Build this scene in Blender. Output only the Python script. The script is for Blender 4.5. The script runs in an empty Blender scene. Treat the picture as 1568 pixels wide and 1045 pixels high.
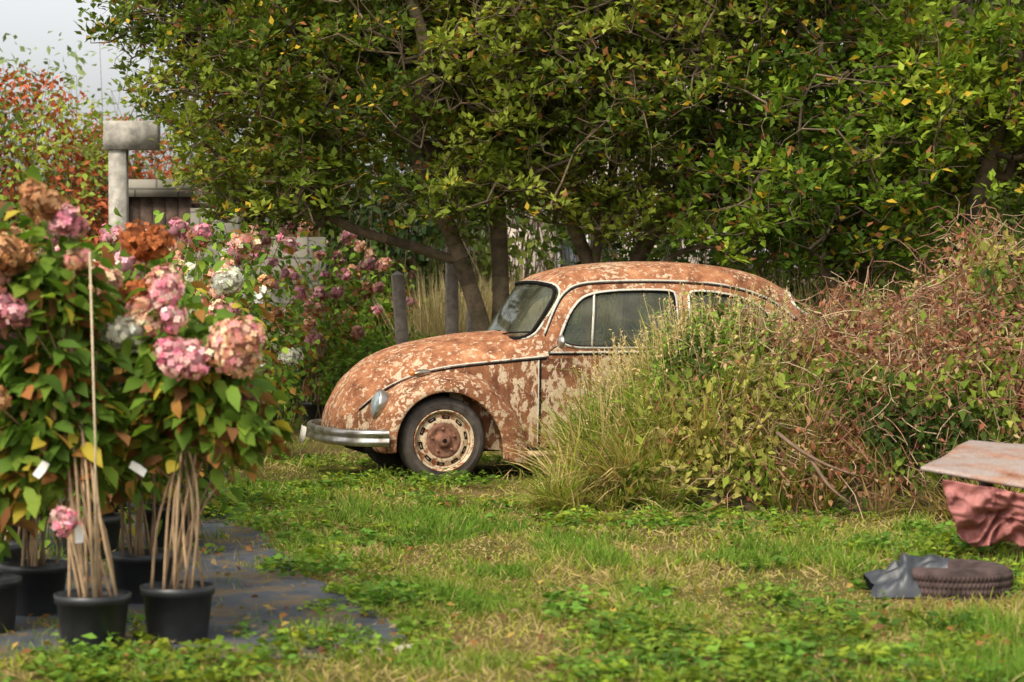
import bpy, math, numpy as np
from mathutils import Vector
rng=np.random.default_rng(7)
scene=bpy.context.scene
C=bpy.context
# ---------------------------------------------------------------- helpers
LAT=np.random.default_rng(99).random((32,32,32))
def vnoise(p,sc=1.0,off=0.0):
    p=np.asarray(p,float)*sc+off
    i=np.floor(p).astype(int); f=p-i; f=f*f*(3-2*f)
    r=0
    for a in (0,1):
        for b in (0,1):
            for c in (0,1):
                w=(f[...,0] if a else 1-f[...,0])*(f[...,1] if b else 1-f[...,1])*(f[...,2] if c else 1-f[...,2])
                r=r+w*LAT[(i[...,0]+a)%32,(i[...,1]+b)%32,(i[...,2]+c)%32]
    return r
def fbm(p,sc,off=0.0):
    return .55*vnoise(p,sc,off)+.3*vnoise(p,sc*2.1,off+7)+.15*vnoise(p,sc*4.3,off+3)
def nrm(a): return a/np.maximum(np.linalg.norm(a,axis=-1,keepdims=True),1e-9)
def rdir(n,g=rng): return nrm(g.normal(size=(n,3)))
class MB:
    def __init__(s): s.v=[];s.l=[];s.t=[];s.c=[];s.m=[];s.n=0
    def add(s,V,faces,col,mi=0):
        V=np.asarray(V,float)
        if V.ndim==2: V=V[None]
        N,k,_=V.shape
        col=np.broadcast_to(np.asarray(col,float),(N,3)) if np.asarray(col).ndim<3 else col
        if col.ndim==2: cc=np.repeat(col[:,None,:],k,1)
        else: cc=col
        base=s.n+np.arange(N)*k
        flat=np.concatenate([np.array(f) for f in faces]); tot=np.array([len(f) for f in faces])
        s.l.append((base[:,None]+flat[None]).ravel()); s.t.append(np.tile(tot,N))
        s.v.append(V.reshape(-1,3)); s.c.append(cc.reshape(-1,3)); s.n+=N*k
        s.m.append(np.full(N*len(faces),mi))
    def build(s,name,mats,parent=None,smooth=False):
        me=bpy.data.meshes.new(name)
        v=np.concatenate(s.v);l=np.concatenate(s.l);t=np.concatenate(s.t);c=np.concatenate(s.c)
        me.vertices.add(len(v));me.vertices.foreach_set('co',v.ravel())
        me.loops.add(len(l));me.loops.foreach_set('vertex_index',l.astype(np.int32))
        me.polygons.add(len(t))
        me.polygons.foreach_set('loop_start',np.concatenate([[0],np.cumsum(t)[:-1]]).astype(np.int32))
        me.polygons.foreach_set('loop_total',t.astype(np.int32))
        me.polygons.foreach_set('material_index',np.concatenate(s.m).astype(np.int32))
        if smooth: me.polygons.foreach_set('use_smooth',np.ones(len(t),bool))
        me.update(calc_edges=True)
        at=me.attributes.new('Col','FLOAT_COLOR','POINT')
        at.data.foreach_set('color',np.concatenate([c,np.ones((len(c),1))],1).ravel().astype(np.float32))
        if not isinstance(mats,(list,tuple)): mats=[mats]
        for m in mats: me.materials.append(m)
        o=bpy.data.objects.new(name,me); scene.collection.objects.link(o)
        if parent: o.parent=parent
        return o
def empty(name,loc=(0,0,0),rz=0,parent=None):
    o=bpy.data.objects.new(name,None); o.location=loc; o.rotation_euler=(0,0,rz); o.empty_display_size=.2
    scene.collection.objects.link(o)
    if parent:o.parent=parent
    return o
T_LEAF=(np.array([[0,0,0],[-.5,.42,.10],[0,.5,-.03],[.5,.42,.10],[0,1,0]]),[(0,2,4,1),(0,3,4,2)])
T_LEAF8=(np.array([[0,0,0],[-.42,.25,.07],[-.46,.6,.08],[0,1,-.08],[.46,.6,.08],[.42,.25,.07],[0,.3,0],[0,.65,0]]),
         [(0,6,1),(1,6,7,2),(2,7,3),(0,5,6),(5,4,7,6),(4,3,7)])
T_BLADE=(np.array([[-.5,0,0],[.5,0,0],[-.42,.4,0],[.42,.4,0],[-.27,.75,0],[.27,.75,0],[0,1,0]]),[(0,1,3,2),(2,3,5,4),(4,5,6)])
_f=[[0,0,0]];_ff=[]
for k in range(4):
    a=k*math.pi/2
    for da,r,z in ((-.62,.8,.05),(0,1.05,-.05),(.62,.8,.05)):
        _f.append([r*math.sin(a+da),r*math.cos(a+da),z])
    _ff.append((0,1+3*k,2+3*k,3+3*k))
T_FLOR=(np.array(_f),_ff)
def scatter(mb,T,P,Y,Z,L,W,col,bend=0.0,mi=0,tipcol=None):
    tv,tf=T; n=len(P)
    if n==0: return
    Y=nrm(Y); X=np.cross(Y,Z); X=nrm(X); Zn=np.cross(X,Y)
    L=np.broadcast_to(L,(n,)); W=np.broadcast_to(W,(n,)); bend=np.broadcast_to(bend,(n,))
    y=tv[:,1][None,:]
    V=(P[:,None,:]+X[:,None,:]*(tv[:,0][None,:]*W[:,None])[...,None]
       +Y[:,None,:]*((y*(1-.25*np.abs(bend)[:,None]*y))*L[:,None])[...,None]
       +Zn[:,None,:]*((tv[:,2][None,:]*W[:,None])-bend[:,None]*y**2*L[:,None])[...,None])
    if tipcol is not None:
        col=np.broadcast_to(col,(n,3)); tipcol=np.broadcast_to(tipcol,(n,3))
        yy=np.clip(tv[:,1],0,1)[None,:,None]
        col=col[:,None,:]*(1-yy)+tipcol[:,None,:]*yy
    mb.add(V,tf,col,mi)
def tubes(mb,P0,P1,r0,r1,col,n=5,mi=0):
    P0=np.asarray(P0,float);P1=np.asarray(P1,float)
    d=nrm(P1-P0); ref=np.where(np.abs(d[:,2:3])>.9,np.array([[1.,0,0]]),np.array([[0,0,1.]]))
    X=nrm(np.cross(d,ref));Y=np.cross(d,X)
    N=len(P0);r0=np.broadcast_to(r0,(N,));r1=np.broadcast_to(r1,(N,))
    a=np.arange(n)*2*math.pi/n
    ring=X[:,None,:]*np.cos(a)[None,:,None]+Y[:,None,:]*np.sin(a)[None,:,None]
    V=np.concatenate([P0[:,None]+ring*r0[:,None,None],P1[:,None]+ring*r1[:,None,None]],1)
    mb.add(V,[(i,(i+1)%n,n+(i+1)%n,n+i) for i in range(n)],col,mi)
def catmull(pts,n,closed=False):
    p=np.asarray(pts,float);m=len(p)
    if closed: q=np.vstack([p[-1],p,p[0],p[1]]);seg=m
    else: q=np.vstack([2*p[0]-p[1],p,2*p[-1]-p[-2]]);seg=m-1
    out=[]
    t=np.linspace(0,seg,n,endpoint=not closed)
    for tt in t:
        i=min(int(tt),seg-1);f=tt-i
        a,b,c,d=q[i],q[i+1],q[i+2],q[i+3]
        out.append(.5*((2*b)+(c-a)*f+(2*a-5*b+4*c-d)*f*f+(3*b-a-3*c+d)*f**3))
    return np.array(out)
def chaikin(p,k=2):
    p=np.asarray(p,float)
    for _ in range(k):
        q=np.roll(p,-1,0); p=np.stack([.75*p+.25*q,.25*p+.75*q],1).reshape(-1,p.shape[1])
    return p
def resample(p,n,closed=True):
    p=np.asarray(p,float)
    if closed:p=np.vstack([p,p[0]])
    s=np.concatenate([[0],np.cumsum(np.linalg.norm(np.diff(p,axis=0),axis=1))])
    t=np.linspace(0,s[-1],n,endpoint=not closed)
    return np.stack([np.interp(t,s,p[:,k]) for k in range(p.shape[1])],1)
def sweep(mb,path,r,col=(1,1,1),closed=False,n=8,mi=0,sx=1.0):
    p=np.asarray(path,float);m=len(p)
    if closed: d=nrm(np.roll(p,-1,0)-np.roll(p,1,0))
    else: d=nrm(np.gradient(p,axis=0))
    ref=np.array([0,0,1.]) if abs(d[:,2]).mean()<.8 else np.array([1.,0,0])
    X=nrm(np.cross(d,ref)+1e-6);Y=np.cross(d,X)
    r=np.broadcast_to(r,(m,))
    a=np.arange(n)*2*math.pi/n
    V=p[:,None]+(X[:,None]*np.cos(a)[None,:,None]*sx+Y[:,None]*np.sin(a)[None,:,None])*r[:,None,None]
    V=V.reshape(1,-1,3);f=[]
    for i in range(m if closed else m-1):
        j=(i+1)%m
        for k in range(n): f.append((i*n+k,i*n+(k+1)%n,j*n+(k+1)%n,j*n+k))
    if not closed: f+= [tuple(range(n))[::-1],tuple((m-1)*n+k for k in range(n))]
    mb.add(V,f,col,mi)
def grid(mb,P,col=(1,1,1),mi=0,wrap=False,kill=None):
    P=np.asarray(P,float);a,b,_=P.shape;f=[]
    for i in range(a-1):
        for j in range(b if wrap else b-1):
            k=(j+1)%b
            if kill is not None:
                c=(P[i,j]+P[i+1,j]+P[i,k]+P[i+1,k])/4
                if kill(c): continue
            f.append((i*b+j,i*b+k,(i+1)*b+k,(i+1)*b+j))
    mb.add(P.reshape(1,-1,3),f,col,mi)
def lathe(mb,prof,n,axis,cen,col=(1,1,1),mi=0):
    prof=np.asarray(prof,float);a=np.arange(n)*2*math.pi/n
    r=prof[:,0][:,None];h=np.broadcast_to(prof[:,1][:,None],(len(prof),n))
    c=r*np.cos(a);s=r*np.sin(a)
    P=np.stack([c,s,h],-1) if axis=='z' else np.stack([c,h,s],-1)
    grid(mb,P+np.array(cen),col,mi,wrap=True)
def box(mb,lo,hi,col=(1,1,1),mi=0,bev=0.0):
    x0,y0,z0=lo;x1,y1,z1=hi
    V=[[x0,y0,z0],[x1,y0,z0],[x1,y1,z0],[x0,y1,z0],[x0,y0,z1],[x1,y0,z1],[x1,y1,z1],[x0,y1,z1]]
    mb.add(np.array(V)[None],[(0,3,2,1),(4,5,6,7),(0,1,5,4),(1,2,6,5),(2,3,7,6),(3,0,4,7)],col,mi)
def inpoly(x,y,poly):
    c=False;n=len(poly);j=n-1
    for i in range(n):
        xi,yi=poly[i];xj,yj=poly[j]
        if (yi>y)!=(yj>y) and x<(xj-xi)*(y-yi)/(yj-yi)+xi:c=not c
        j=i
    return c
def pint(t,pal): pal=np.array(pal);return np.stack([np.interp(t,np.linspace(0,1,len(pal)),pal[:,q]) for q in range(3)],1)
# ---------------------------------------------------------------- materials
def newmat(name):
    m=bpy.data.materials.new(name);m.use_nodes=True;nt=m.node_tree
    return m,nt,nt.nodes['Principled BSDF'],nt.nodes['Material Output']
def N(nt,t,**k):
    n=nt.nodes.new(t)
    for a,b in k.items():
        if a in n.inputs.keys(): n.inputs[a].default_value=b
        else: setattr(n,a,b)
    return n
def ramp(nt,fac,stops,interp='LINEAR'):
    r=nt.nodes.new('ShaderNodeValToRGB');r.color_ramp.interpolation=interp
    e=r.color_ramp.elements
    while len(e)<len(stops): e.new(.5)
    for i,(p,c) in enumerate(stops):
        e[i].position=p;e[i].color=(*c,1) if len(c)==3 else c
    nt.links.new(fac,r.inputs[0]);return r
def mixc(nt,f,a,b,bt='MIX'):
    m=nt.nodes.new('ShaderNodeMix');m.data_type='RGBA';m.blend_type=bt
    for s,v in ((m.inputs[0],f),(m.inputs[6],a),(m.inputs[7],b)):
        if hasattr(v,'links'): nt.links.new(v,s)
        else: s.default_value=(*v,1) if isinstance(v,tuple) else v
    return m.outputs[2]
def leafmat(name,tr=.38,rough=.6,spec=.14):
    m,nt,b,o=newmat(name)
    a=N(nt,'ShaderNodeAttribute',attribute_name='Col')
    nt.links.new(a.outputs['Color'],b.inputs['Base Color']);b.inputs['Roughness'].default_value=rough
    b.inputs['Specular IOR Level'].default_value=spec
    t=N(nt,'ShaderNodeBsdfTranslucent');nt.links.new(mixc(nt,1.0,a.outputs['Color'],(1.0,1.1,.6),'MULTIPLY'),t.inputs['Color'])
    mx=nt.nodes.new('ShaderNodeMixShader');mx.inputs[0].default_value=tr
    nt.links.new(b.outputs[0],mx.inputs[1]);nt.links.new(t.outputs[0],mx.inputs[2]);nt.links.new(mx.outputs[0],o.inputs['Surface'])
    return m
def plain(name,col,rough=.6,metal=0,noise=.25,sc=20,bump=.2,attr=False,spec=.5,dark=None):
    m,nt,b,o=newmat(name)
    tc=N(nt,'ShaderNodeTexCoord');n=N(nt,'ShaderNodeTexNoise',Scale=sc,Detail=6.0,Roughness=.6)
    nt.links.new(tc.outputs['Object'],n.inputs['Vector'])
    d=dark if dark else tuple(c*(1-noise*1.6) for c in col)
    r=ramp(nt,n.outputs[0],[(.3,d),(.7,tuple(min(1,c*(1+noise)) for c in col))])
    out=r.outputs[0]
    if attr:
        a=N(nt,'ShaderNodeAttribute',attribute_name='Col');out=mixc(nt,1.0,out,a.outputs['Color'],'MULTIPLY')
    nt.links.new(out,b.inputs['Base Color']);b.inputs['Roughness'].default_value=rough;b.inputs['Metallic'].default_value=metal
    b.inputs['Specular IOR Level'].default_value=spec
    if bump:
        bp=N(nt,'ShaderNodeBump',Strength=bump,Distance=.01);nt.links.new(n.outputs[0],bp.inputs['Height']);nt.links.new(bp.outputs[0],b.inputs['Normal'])
    return m
def rustmat(name,thr=.53,paint=(.58,.42,.27),sc=11,zstretch=1.0,w=.02,big=.45,br=1.0):
    m,nt,b,o=newmat(name)
    tc=N(nt,'ShaderNodeTexCoord');mp=N(nt,'ShaderNodeMapping');mp.inputs['Scale'].default_value=(1,1,zstretch)
    nt.links.new(tc.outputs['Object'],mp.inputs['Vector'])
    n1=N(nt,'ShaderNodeTexNoise',Scale=float(sc),Detail=5.0,Roughness=.62,Distortion=.4)
    n2=N(nt,'ShaderNodeTexNoise',Scale=2.6,Detail=3.0)
    n3=N(nt,'ShaderNodeTexNoise',Scale=7.0,Detail=9.0,Roughness=.74)
    n4=N(nt,'ShaderNodeTexNoise',Scale=70.0,Detail=4.0,Roughness=.7)
    for n in (n1,n2,n3,n4): nt.links.new(mp.outputs[0],n.inputs['Vector'])
    ma=N(nt,'ShaderNodeMath',operation='MULTIPLY_ADD');nt.links.new(n2.outputs[0],ma.inputs[0]);ma.inputs[1].default_value=big;nt.links.new(n1.outputs[0],ma.inputs[2])
    mb_=N(nt,'ShaderNodeMath',operation='SUBTRACT');nt.links.new(ma.outputs[0],mb_.inputs[0]);mb_.inputs[1].default_value=big*.5
    mc=N(nt,'ShaderNodeMath',operation='MULTIPLY_ADD');nt.links.new(n4.outputs[0],mc.inputs[0]);mc.inputs[1].default_value=.16;nt.links.new(mb_.outputs[0],mc.inputs[2])
    mask=ramp(nt,mc.outputs[0],[(thr+.08-w,(0,0,0)),(thr+.08+w,(1,1,1))])
    rust=ramp(nt,n3.outputs[0],[(.30,(.075*br,.027*br,.013*br)),(.43,(.20*br,.075*br,.033*br)),(.56,(.34*br,.140*br,.062*br)),(.72,(.50*br,.255*br,.125*br))])
    pt=ramp(nt,n4.outputs[0],[(.3,tuple(c*.60 for c in paint)),(.65,paint)])
    col=mixc(nt,mask.outputs[0],rust.outputs[0],pt.outputs[0])
    nt.links.new(col,b.inputs['Base Color'])
    rr=ramp(nt,mask.outputs[0],[(0,(.85,)*3),(1,(.5,)*3)]);nt.links.new(rr.outputs[0],b.inputs['Roughness'])
    bp=N(nt,'ShaderNodeBump',Strength=.5,Distance=.004);nt.links.new(mc.outputs[0],bp.inputs['Height']);nt.links.new(bp.outputs[0],b.inputs['Normal'])
    b.inputs['Specular IOR Level'].default_value=.25
    return m
M_leaf=leafmat('leaf_mat');M_grass=leafmat('grass_mat',.3,.6,.12);M_petal=leafmat('petal_mat',.25,.7,.1)
M_bark=plain('bark_mat',(1,1,1),.9,0,.35,14,.8,attr=True,spec=.2)
M_stem=plain('stem_mat',(1,1,1),.8,0,.2,30,.3,attr=True,spec=.2)
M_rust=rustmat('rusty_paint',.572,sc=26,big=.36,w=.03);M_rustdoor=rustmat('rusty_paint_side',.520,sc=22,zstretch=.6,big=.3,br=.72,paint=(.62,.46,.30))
M_fender=rustmat('rusty_paint_fender',.540,sc=32,big=.36,br=.85)
M_trim=rustmat('pale_trim',.38,paint=(.62,.58,.48),sc=26)
M_rim=rustmat('rim_paint',.44,paint=(.66,.50,.32),sc=22)
M_hub=plain('rusty_hub',(.22,.095,.055),.85,0,.4,25,.5)
M_tyre=plain('tyre_rubber',(.085,.068,.055),.85,0,.35,12,.4,spec=.3)
M_dark=plain('dark_gap',(.012,.01,.009),.9,0,.2,10,0,spec=.1)
M_chrome=plain('old_chrome',(.62,.60,.56),.28,.9,.2,9,.05,dark=(.22,.17,.12))
M_int=plain('interior_cloth',(.06,.05,.04),.9,0,.3,12,.1)
m,nt,b,o=newmat('dusty_glass')
tr=N(nt,'ShaderNodeBsdfTransparent',Color=(.78,.82,.68,1));gl=N(nt,'ShaderNodeBsdfGlossy',Roughness=.06,Color=(.8,.85,.8,1));df=N(nt,'ShaderNodeBsdfDiffuse',Color=(.24,.24,.16,1))
fr=N(nt,'ShaderNodeFresnel',IOR=1.5);n=N(nt,'ShaderNodeTexNoise',Scale=5.0,Detail=5.0);rm=ramp(nt,n.outputs[0],[(.35,(.10,)*3),(.7,(.36,)*3)])
tc=N(nt,'ShaderNodeTexCoord');nt.links.new(tc.outputs['Object'],n.inputs['Vector'])
m1=nt.nodes.new('ShaderNodeMixShader');m2=nt.nodes.new('ShaderNodeMixShader')
nt.links.new(rm.outputs[0],m1.inputs[0]);nt.links.new(tr.outputs[0],m1.inputs[1]);nt.links.new(df.outputs[0],m1.inputs[2])
nt.links.new(fr.outputs[0],m2.inputs[0]);nt.links.new(m1.outputs[0],m2.inputs[1]);nt.links.new(gl.outputs[0],m2.inputs[2]);nt.links.new(m2.outputs[0],o.inputs['Surface'])
M_glass=m
m,nt,b,o=newmat('lamp_glass');b.inputs['Base Color'].default_value=(.35,.42,.42,1);b.inputs['Roughness'].default_value=.08;b.inputs['Metallic'].default_value=.5;M_lamp=m

# ---------------------------------------------------------------- world / light / camera
w=bpy.data.worlds.new('World');scene.world=w;w.use_nodes=True;nt=w.node_tree
bg=nt.nodes['Background'];sky=nt.nodes.new('ShaderNodeTexSky');sky.sky_type='NISHITA';sky.sun_disc=False
SE,SR=math.radians(48),math.radians(212)
sky.sun_elevation=SE;sky.sun_rotation=SR;sky.air_density=1.0;sky.dust_density=4.0;sky.ozone_density=1.0
hs=nt.nodes.new('ShaderNodeHueSaturation');hs.inputs['Saturation'].default_value=.16;hs.inputs['Value'].default_value=1.75
nt.links.new(sky.outputs[0],hs.inputs['Color']);nt.links.new(hs.outputs[0],bg.inputs[0]);bg.inputs[1].default_value=.15
sd=bpy.data.lights.new('sun','SUN');sd.energy=2.6;sd.angle=math.radians(14);sd.color=(1,.90,.70)
so=bpy.data.objects.new('sun',sd);scene.collection.objects.link(so)
dv=Vector((math.sin(SR)*math.cos(SE),math.cos(SR)*math.cos(SE),math.sin(SE)))
so.rotation_euler=dv.to_track_quat('Z','Y').to_euler();so.location=(0,0,20)
cd=bpy.data.cameras.new('camera');cam=bpy.data.objects.new('camera',cd);scene.collection.objects.link(cam);scene.camera=cam
cd.lens=85;cd.sensor_width=36;cd.clip_end=2000;cam.location=(0,0,1.41);cam.rotation_euler=(math.radians(90-1.35),0,0)
cd.dof.use_dof=True;cd.dof.focus_distance=17.2;cd.dof.aperture_fstop=4.0
scene.view_settings.view_transform='Standard'
try: scene.view_settings.look='None'
except: pass
# ---------------------------------------------------------------- ground
m,nt,b,o=newmat('ground_mat')
tc=N(nt,'ShaderNodeTexCoord');n=N(nt,'ShaderNodeTexNoise',Scale=1.3,Detail=6.0,Roughness=.6);n2=N(nt,'ShaderNodeTexNoise',Scale=40.0,Detail=6.0,Roughness=.8)
for k in(n,n2):nt.links.new(tc.outputs['Object'],k.inputs['Vector'])
r1=ramp(nt,n.outputs[0],[(.35,(.11,.12,.02)),(.5,(.19,.17,.045)),(.64,(.26,.18,.08))]);r2=ramp(nt,n2.outputs[0],[(.35,(.35,.3,.25)),(.65,(1.2,1.2,1.1))])
nt.links.new(mixc(nt,1.0,r1.outputs[0],r2.outputs[0],'MULTIPLY'),b.inputs['Base Color']);b.inputs['Roughness'].default_value=.95;b.inputs['Specular IOR Level'].default_value=.1
bp=N(nt,'ShaderNodeBump',Strength=.8,Distance=.03);nt.links.new(n2.outputs[0],bp.inputs['Height']);nt.links.new(bp.outputs[0],b.inputs['Normal'])
mb=MB();mb.add(np.array([[-500,-60,0],[500,-60,0],[500,1200,0],[-500,1200,0]],float)[None],[(0,1,2,3)],(1,1,1));mb.build('ground',m)
m,nt,b,o=newmat('weed_fabric')
tc=N(nt,'ShaderNodeTexCoord');n=N(nt,'ShaderNodeTexNoise',Scale=3.0,Detail=9.0,Roughness=.75);nt.links.new(tc.outputs['Object'],n.inputs['Vector'])
wv=N(nt,'ShaderNodeTexNoise',Scale=120.0,Detail=2.0);nt.links.new(tc.outputs['Object'],wv.inputs['Vector'])
r=ramp(nt,n.outputs[0],[(.35,(.035,.040,.050)),(.5,(.075,.082,.095)),(.54,(.13,.095,.055)),(.7,(.20,.14,.07))])
nt.links.new(mixc(nt,.4,r.outputs[0],ramp(nt,wv.outputs[0],[(.3,(.3,.3,.3)),(.7,(1,1,1))]).outputs[0],'MULTIPLY'),b.inputs['Base Color']);b.inputs['Roughness'].default_value=.75
bp=N(nt,'ShaderNodeBump',Strength=.6,Distance=.03);nt.links.new(n.outputs[0],bp.inputs['Height']);nt.links.new(bp.outputs[0],b.inputs['Normal'])
def mat_edge(y):
    return np.interp(y,[8.9,9.3,9.8,10.5,12,14,16.5,30],[-.75,-.45,-.45,-.68,-1.10,-1.50,-1.98,-3.2])
ys=np.linspace(9.05,27,60);P=np.zeros((60,24,3))
for i,y in enumerate(ys):
    xs=np.linspace(-6,mat_edge(y),24);P[i,:,0]=xs;P[i,:,1]=y
P[...,2]=.010+.02*vnoise(P,3.0)
P[0,:,2]=.003;P[:,-1,0]+=.14*(vnoise(P[:,-1],4.)-.5)
mb=MB();grid(mb,P);mb.build('weed_barrier_mat',m,smooth=True)
# ---------------------------------------------------------------- weed mound height
XT=[.22,.36,.50,.72,.96,1.1,1.41,1.63,1.86,2.03,2.3,2.75,3.1,3.5,6.5]
ZT=[0,.16,.40,.60,.80,1.0,1.20,1.14,1.10,1.20,1.32,1.38,1.46,1.52,1.55]
def yfront(x): return 15.15-np.clip((x-.9)*.36,0,.95)
def Hm(x,y):
    h=np.interp(x,XT,ZT)*(.82+.36*fbm(np.stack([x,y,x*0],-1),1.25,12.))
    yc=16.75;yf=yfront(x)
    f=np.clip((yc-y)/(yc-yf),0,1.0);front=np.sqrt(np.clip(1-f**1.7,0,1))
    bk=np.where(x<2.75,.75,4.0);g=np.clip((y-yc)/bk,0,1);back=np.sqrt(np.clip(1-g**2,0,1))
    return h*np.where(y<yc,front,back)
# ---------------------------------------------------------------- lawn grass
def green_field(P):
    Q=np.c_[P[:,0],P[:,1]*.6,P[:,0]*0]
    return .5*fbm(Q,.9,3.3)+.5*fbm(Q,3.0,9.1)
def on_lawn(x,y,keep=.04):
    k=Hm(x,y)<.10
    m=(x<mat_edge(y)-.02)&(y>9.1)
    nz=vnoise(np.c_[x,y,x*0],2.6,5.)>.62
    u=(x+.47)*math.cos(.279)+(y-17.2)*math.sin(.279);v=-(x+.47)*math.sin(.279)+(y-17.2)*math.cos(.279)
    car_=(u>-.75)&(u<3.3)&(v>-.10)&(v<1.6)
    whl=(np.abs(u)<.34)&(v>-.55)&(v<=-.05)
    return k&(~m|nz&(rng.random(len(x))<.5)|(rng.random(len(x))<keep))&(~car_|(rng.random(len(x))<.12))&(~whl|(rng.random(len(x))<.25))
mb=MB()
def lawn(n,y0,y1,hs,wd):
    u=rng.random(n);y=y0+(y1-y0)*u;x=(rng.random(n)*2-1)*(y*.235+.7)
    k=on_lawn(x,y);x=x[k];y=y[k];n=len(x);P=np.c_[x,y,np.zeros(n)]
    g=green_field(P)
    t=np.clip((g-.41)/.13,0,1)[:,None]
    hg=fbm(np.c_[x,y*.7,0*x],2.4,40.)
    k=rng.random(n)<np.clip((1.25-.95*t[:,0]),.30,1);P=P[k];t=t[k];hg=hg[k];x=x[k];y=y[k];n=len(P)
    dry=np.array([.56,.42,.18]);gr=np.array([.33,.35,.04]);lush=np.array([.14,.25,.026])
    nn=rng.random((n,1));isdry=rng.random((n,1))<(.13+.58*t)
    col=np.where(isdry,dry*(.6+.6*nn),(gr*t+lush*(1-t))*(.6+.75*nn))
    Y=np.c_[rng.normal(0,.55,(n,2)),np.ones(n)+0*x];
    Y[isdry[:,0],2]*=.35
    L=hs*(.4+.9*rng.random(n))*(.5+1.0*np.clip((hg-.32)/.32,0,1))*(1.1-.4*t[:,0])
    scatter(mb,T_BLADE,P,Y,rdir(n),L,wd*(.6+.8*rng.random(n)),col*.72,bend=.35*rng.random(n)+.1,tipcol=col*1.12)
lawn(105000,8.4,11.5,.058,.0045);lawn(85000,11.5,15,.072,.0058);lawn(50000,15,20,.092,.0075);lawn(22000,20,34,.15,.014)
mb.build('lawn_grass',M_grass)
mb=MB()
n=3600;cy=8.4+11*rng.random(n)**1.25;cx=(rng.random(n)*2-1)*(cy*.235+.4)
pp=np.c_[cx,cy*.6,cx*0]
k=(fbm(pp,1.6,21.)>.52)&on_lawn(cx,cy,0.02);cx=cx[k];cy=cy[k]
ex=[(-1.62,15.0),(-1.75,14.6),(-1.35,14.2),(-1.5,13.8),(-1.9,15.6),(-.95,17.0),(-.8,16.75),(-.55,16.6),(-.25,16.7),(-1.2,13),(-1.0,11.6),(-.6,10.6),(-1.0,8.7),(-1.5,8.75),(.5,9.6),(.2,10.2),(1.3,10.1),(2.0,12.3),(2.4,12.8),(1.6,13.2)]
ax=[];ay=[]
for a,b_ in ex:
    for j in range(11): ax.append(a+rng.normal(0,.13));ay.append(b_+rng.normal(0,.22))
ne=len(ax);cx=np.r_[cx,ax];cy=np.r_[cy,ay]
nc=len(cx);per=24;rep=np.repeat(np.arange(nc),per);n=len(rep)
sz=rng.random(nc)
R=(.04+.08*rng.random(nc))[rep];th=rng.random(n)*6.283;rr=np.sqrt(rng.random(n))*R
hb=(.015+.06*rng.random(nc));hb[-ne:]+=.05;hh=hb[rep]
P=np.c_[cx[rep]+rr*np.cos(th),cy[rep]+rr*np.sin(th),hh*(1-.5*(rr/R)**2)*(.4+.8*rng.random(n))]
Y=np.c_[np.cos(th),np.sin(th),.1+.5*rng.random(n)];cc=(np.array([[.11,.22,.030]])*(.6+.8*rng.random((nc,1)))+np.array([[.18,.12,0]])*rng.random((nc,1))**2)[rep]*(.6+.7*rng.random((n,1)))
scatter(mb,T_LEAF,P,Y,np.array([[0,0,1.]])+.45*rng.normal(size=(n,3)),(.022+.04*sz[rep])*(.7+.6*rng.random(n)),(.018+.022*sz[rep]**2)*(.7+.6*rng.random(n)),cc,bend=.25)
mb.build('lawn_weeds',M_leaf)
mb=MB();n=1700;y=8.6+10*rng.random(n)**1.3;x=(rng.random(n)*2-1)*(y*.22+.3);k=(Hm(x,y)<.05)&((x<mat_edge(y)+.1)|(rng.random(n)<.3));x=x[k];y=y[k];n=len(x)
cols=np.array([[.34,.16,.05],[.22,.10,.05],[.5,.34,.08],[.36,.25,.14]])[rng.integers(0,4,n)]
scatter(mb,T_LEAF,np.c_[x,y,.03+.03*rng.random(n)],np.c_[rng.normal(size=(n,2)),.2*rng.normal(size=n)],np.array([[0,0,1.]])+.3*rng.normal(size=(n,3)),.05,.03,cols*(.6+.6*rng.random((n,1))),bend=.3)
mb.build('fallen_leaves',M_leaf)
# ---------------------------------------------------------------- CAR
TH=math.radians(16)
car=empty('parked_car',(-.465,17.15,-.012),TH)
VC=.775;UC=1.76
tab=np.array([[.86,.45,3.24,.648],[.96,.53,3.20,.642],[1.073,.597,3.145,.625],[1.2,.675,3.06,.60],[1.32,.755,2.915,.57],[1.40,.812,2.80,.545],
 [1.45,.87,2.71,.515],[1.50,.97,2.58,.465],[1.547,1.14,2.375,.38],[1.575,1.33,2.15,.27],[1.59,1.55,1.95,.14],[1.594,1.74,1.78,.01]])
T=catmull(tab,140)
PF,QF,PR,QR=6.5,6.0,2.5,2.7
def gh(z):
    k=T[:,0]; 
    return [np.interp(z,k,T[:,i]) for i in (1,2,3)]
def side_v(u,z,off=0):
    uf,ur,w_=gh(z)
    if u<UC: t=min(abs((u-UC)/(UC-uf)),1);h=w_*max(1-t**PF,0)**(1/QF)
    else: t=min(abs((u-UC)/(ur-UC)),1);h=w_*max(1-t**PR,0)**(1/QR)
    return h+off
def front_u(vh,z,off=0):
    uf,ur,w_=gh(z);t=min(abs(vh)/w_,.9999);return UC-(UC-uf)*(1-t**QF)**(1/PF)-off
def rear_u(vh,z,off=0):
    uf,ur,w_=gh(z);t=min(abs(vh)/w_,.9999);return UC+(ur-UC)*(1-t**QR)**(1/PR)+off
doorwin=chaikin([(.865,.965),(.93,1.13),(1.0,1.25),(1.09,1.335),(1.25,1.368),(1.5,1.38),(1.775,1.375),(1.80,1.35),(1.80,1.15),(1.80,.99),(1.775,.963),(1.3,.958)],2)
qwin=chaikin([(1.90,.985),(1.90,1.2),(1.90,1.345),(1.93,1.37),(2.1,1.365),(2.35,1.32),(2.53,1.22),(2.64,1.07),(2.65,1.0),(2.60,.968),(2.2,.962),(1.93,.962)],2)
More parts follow.
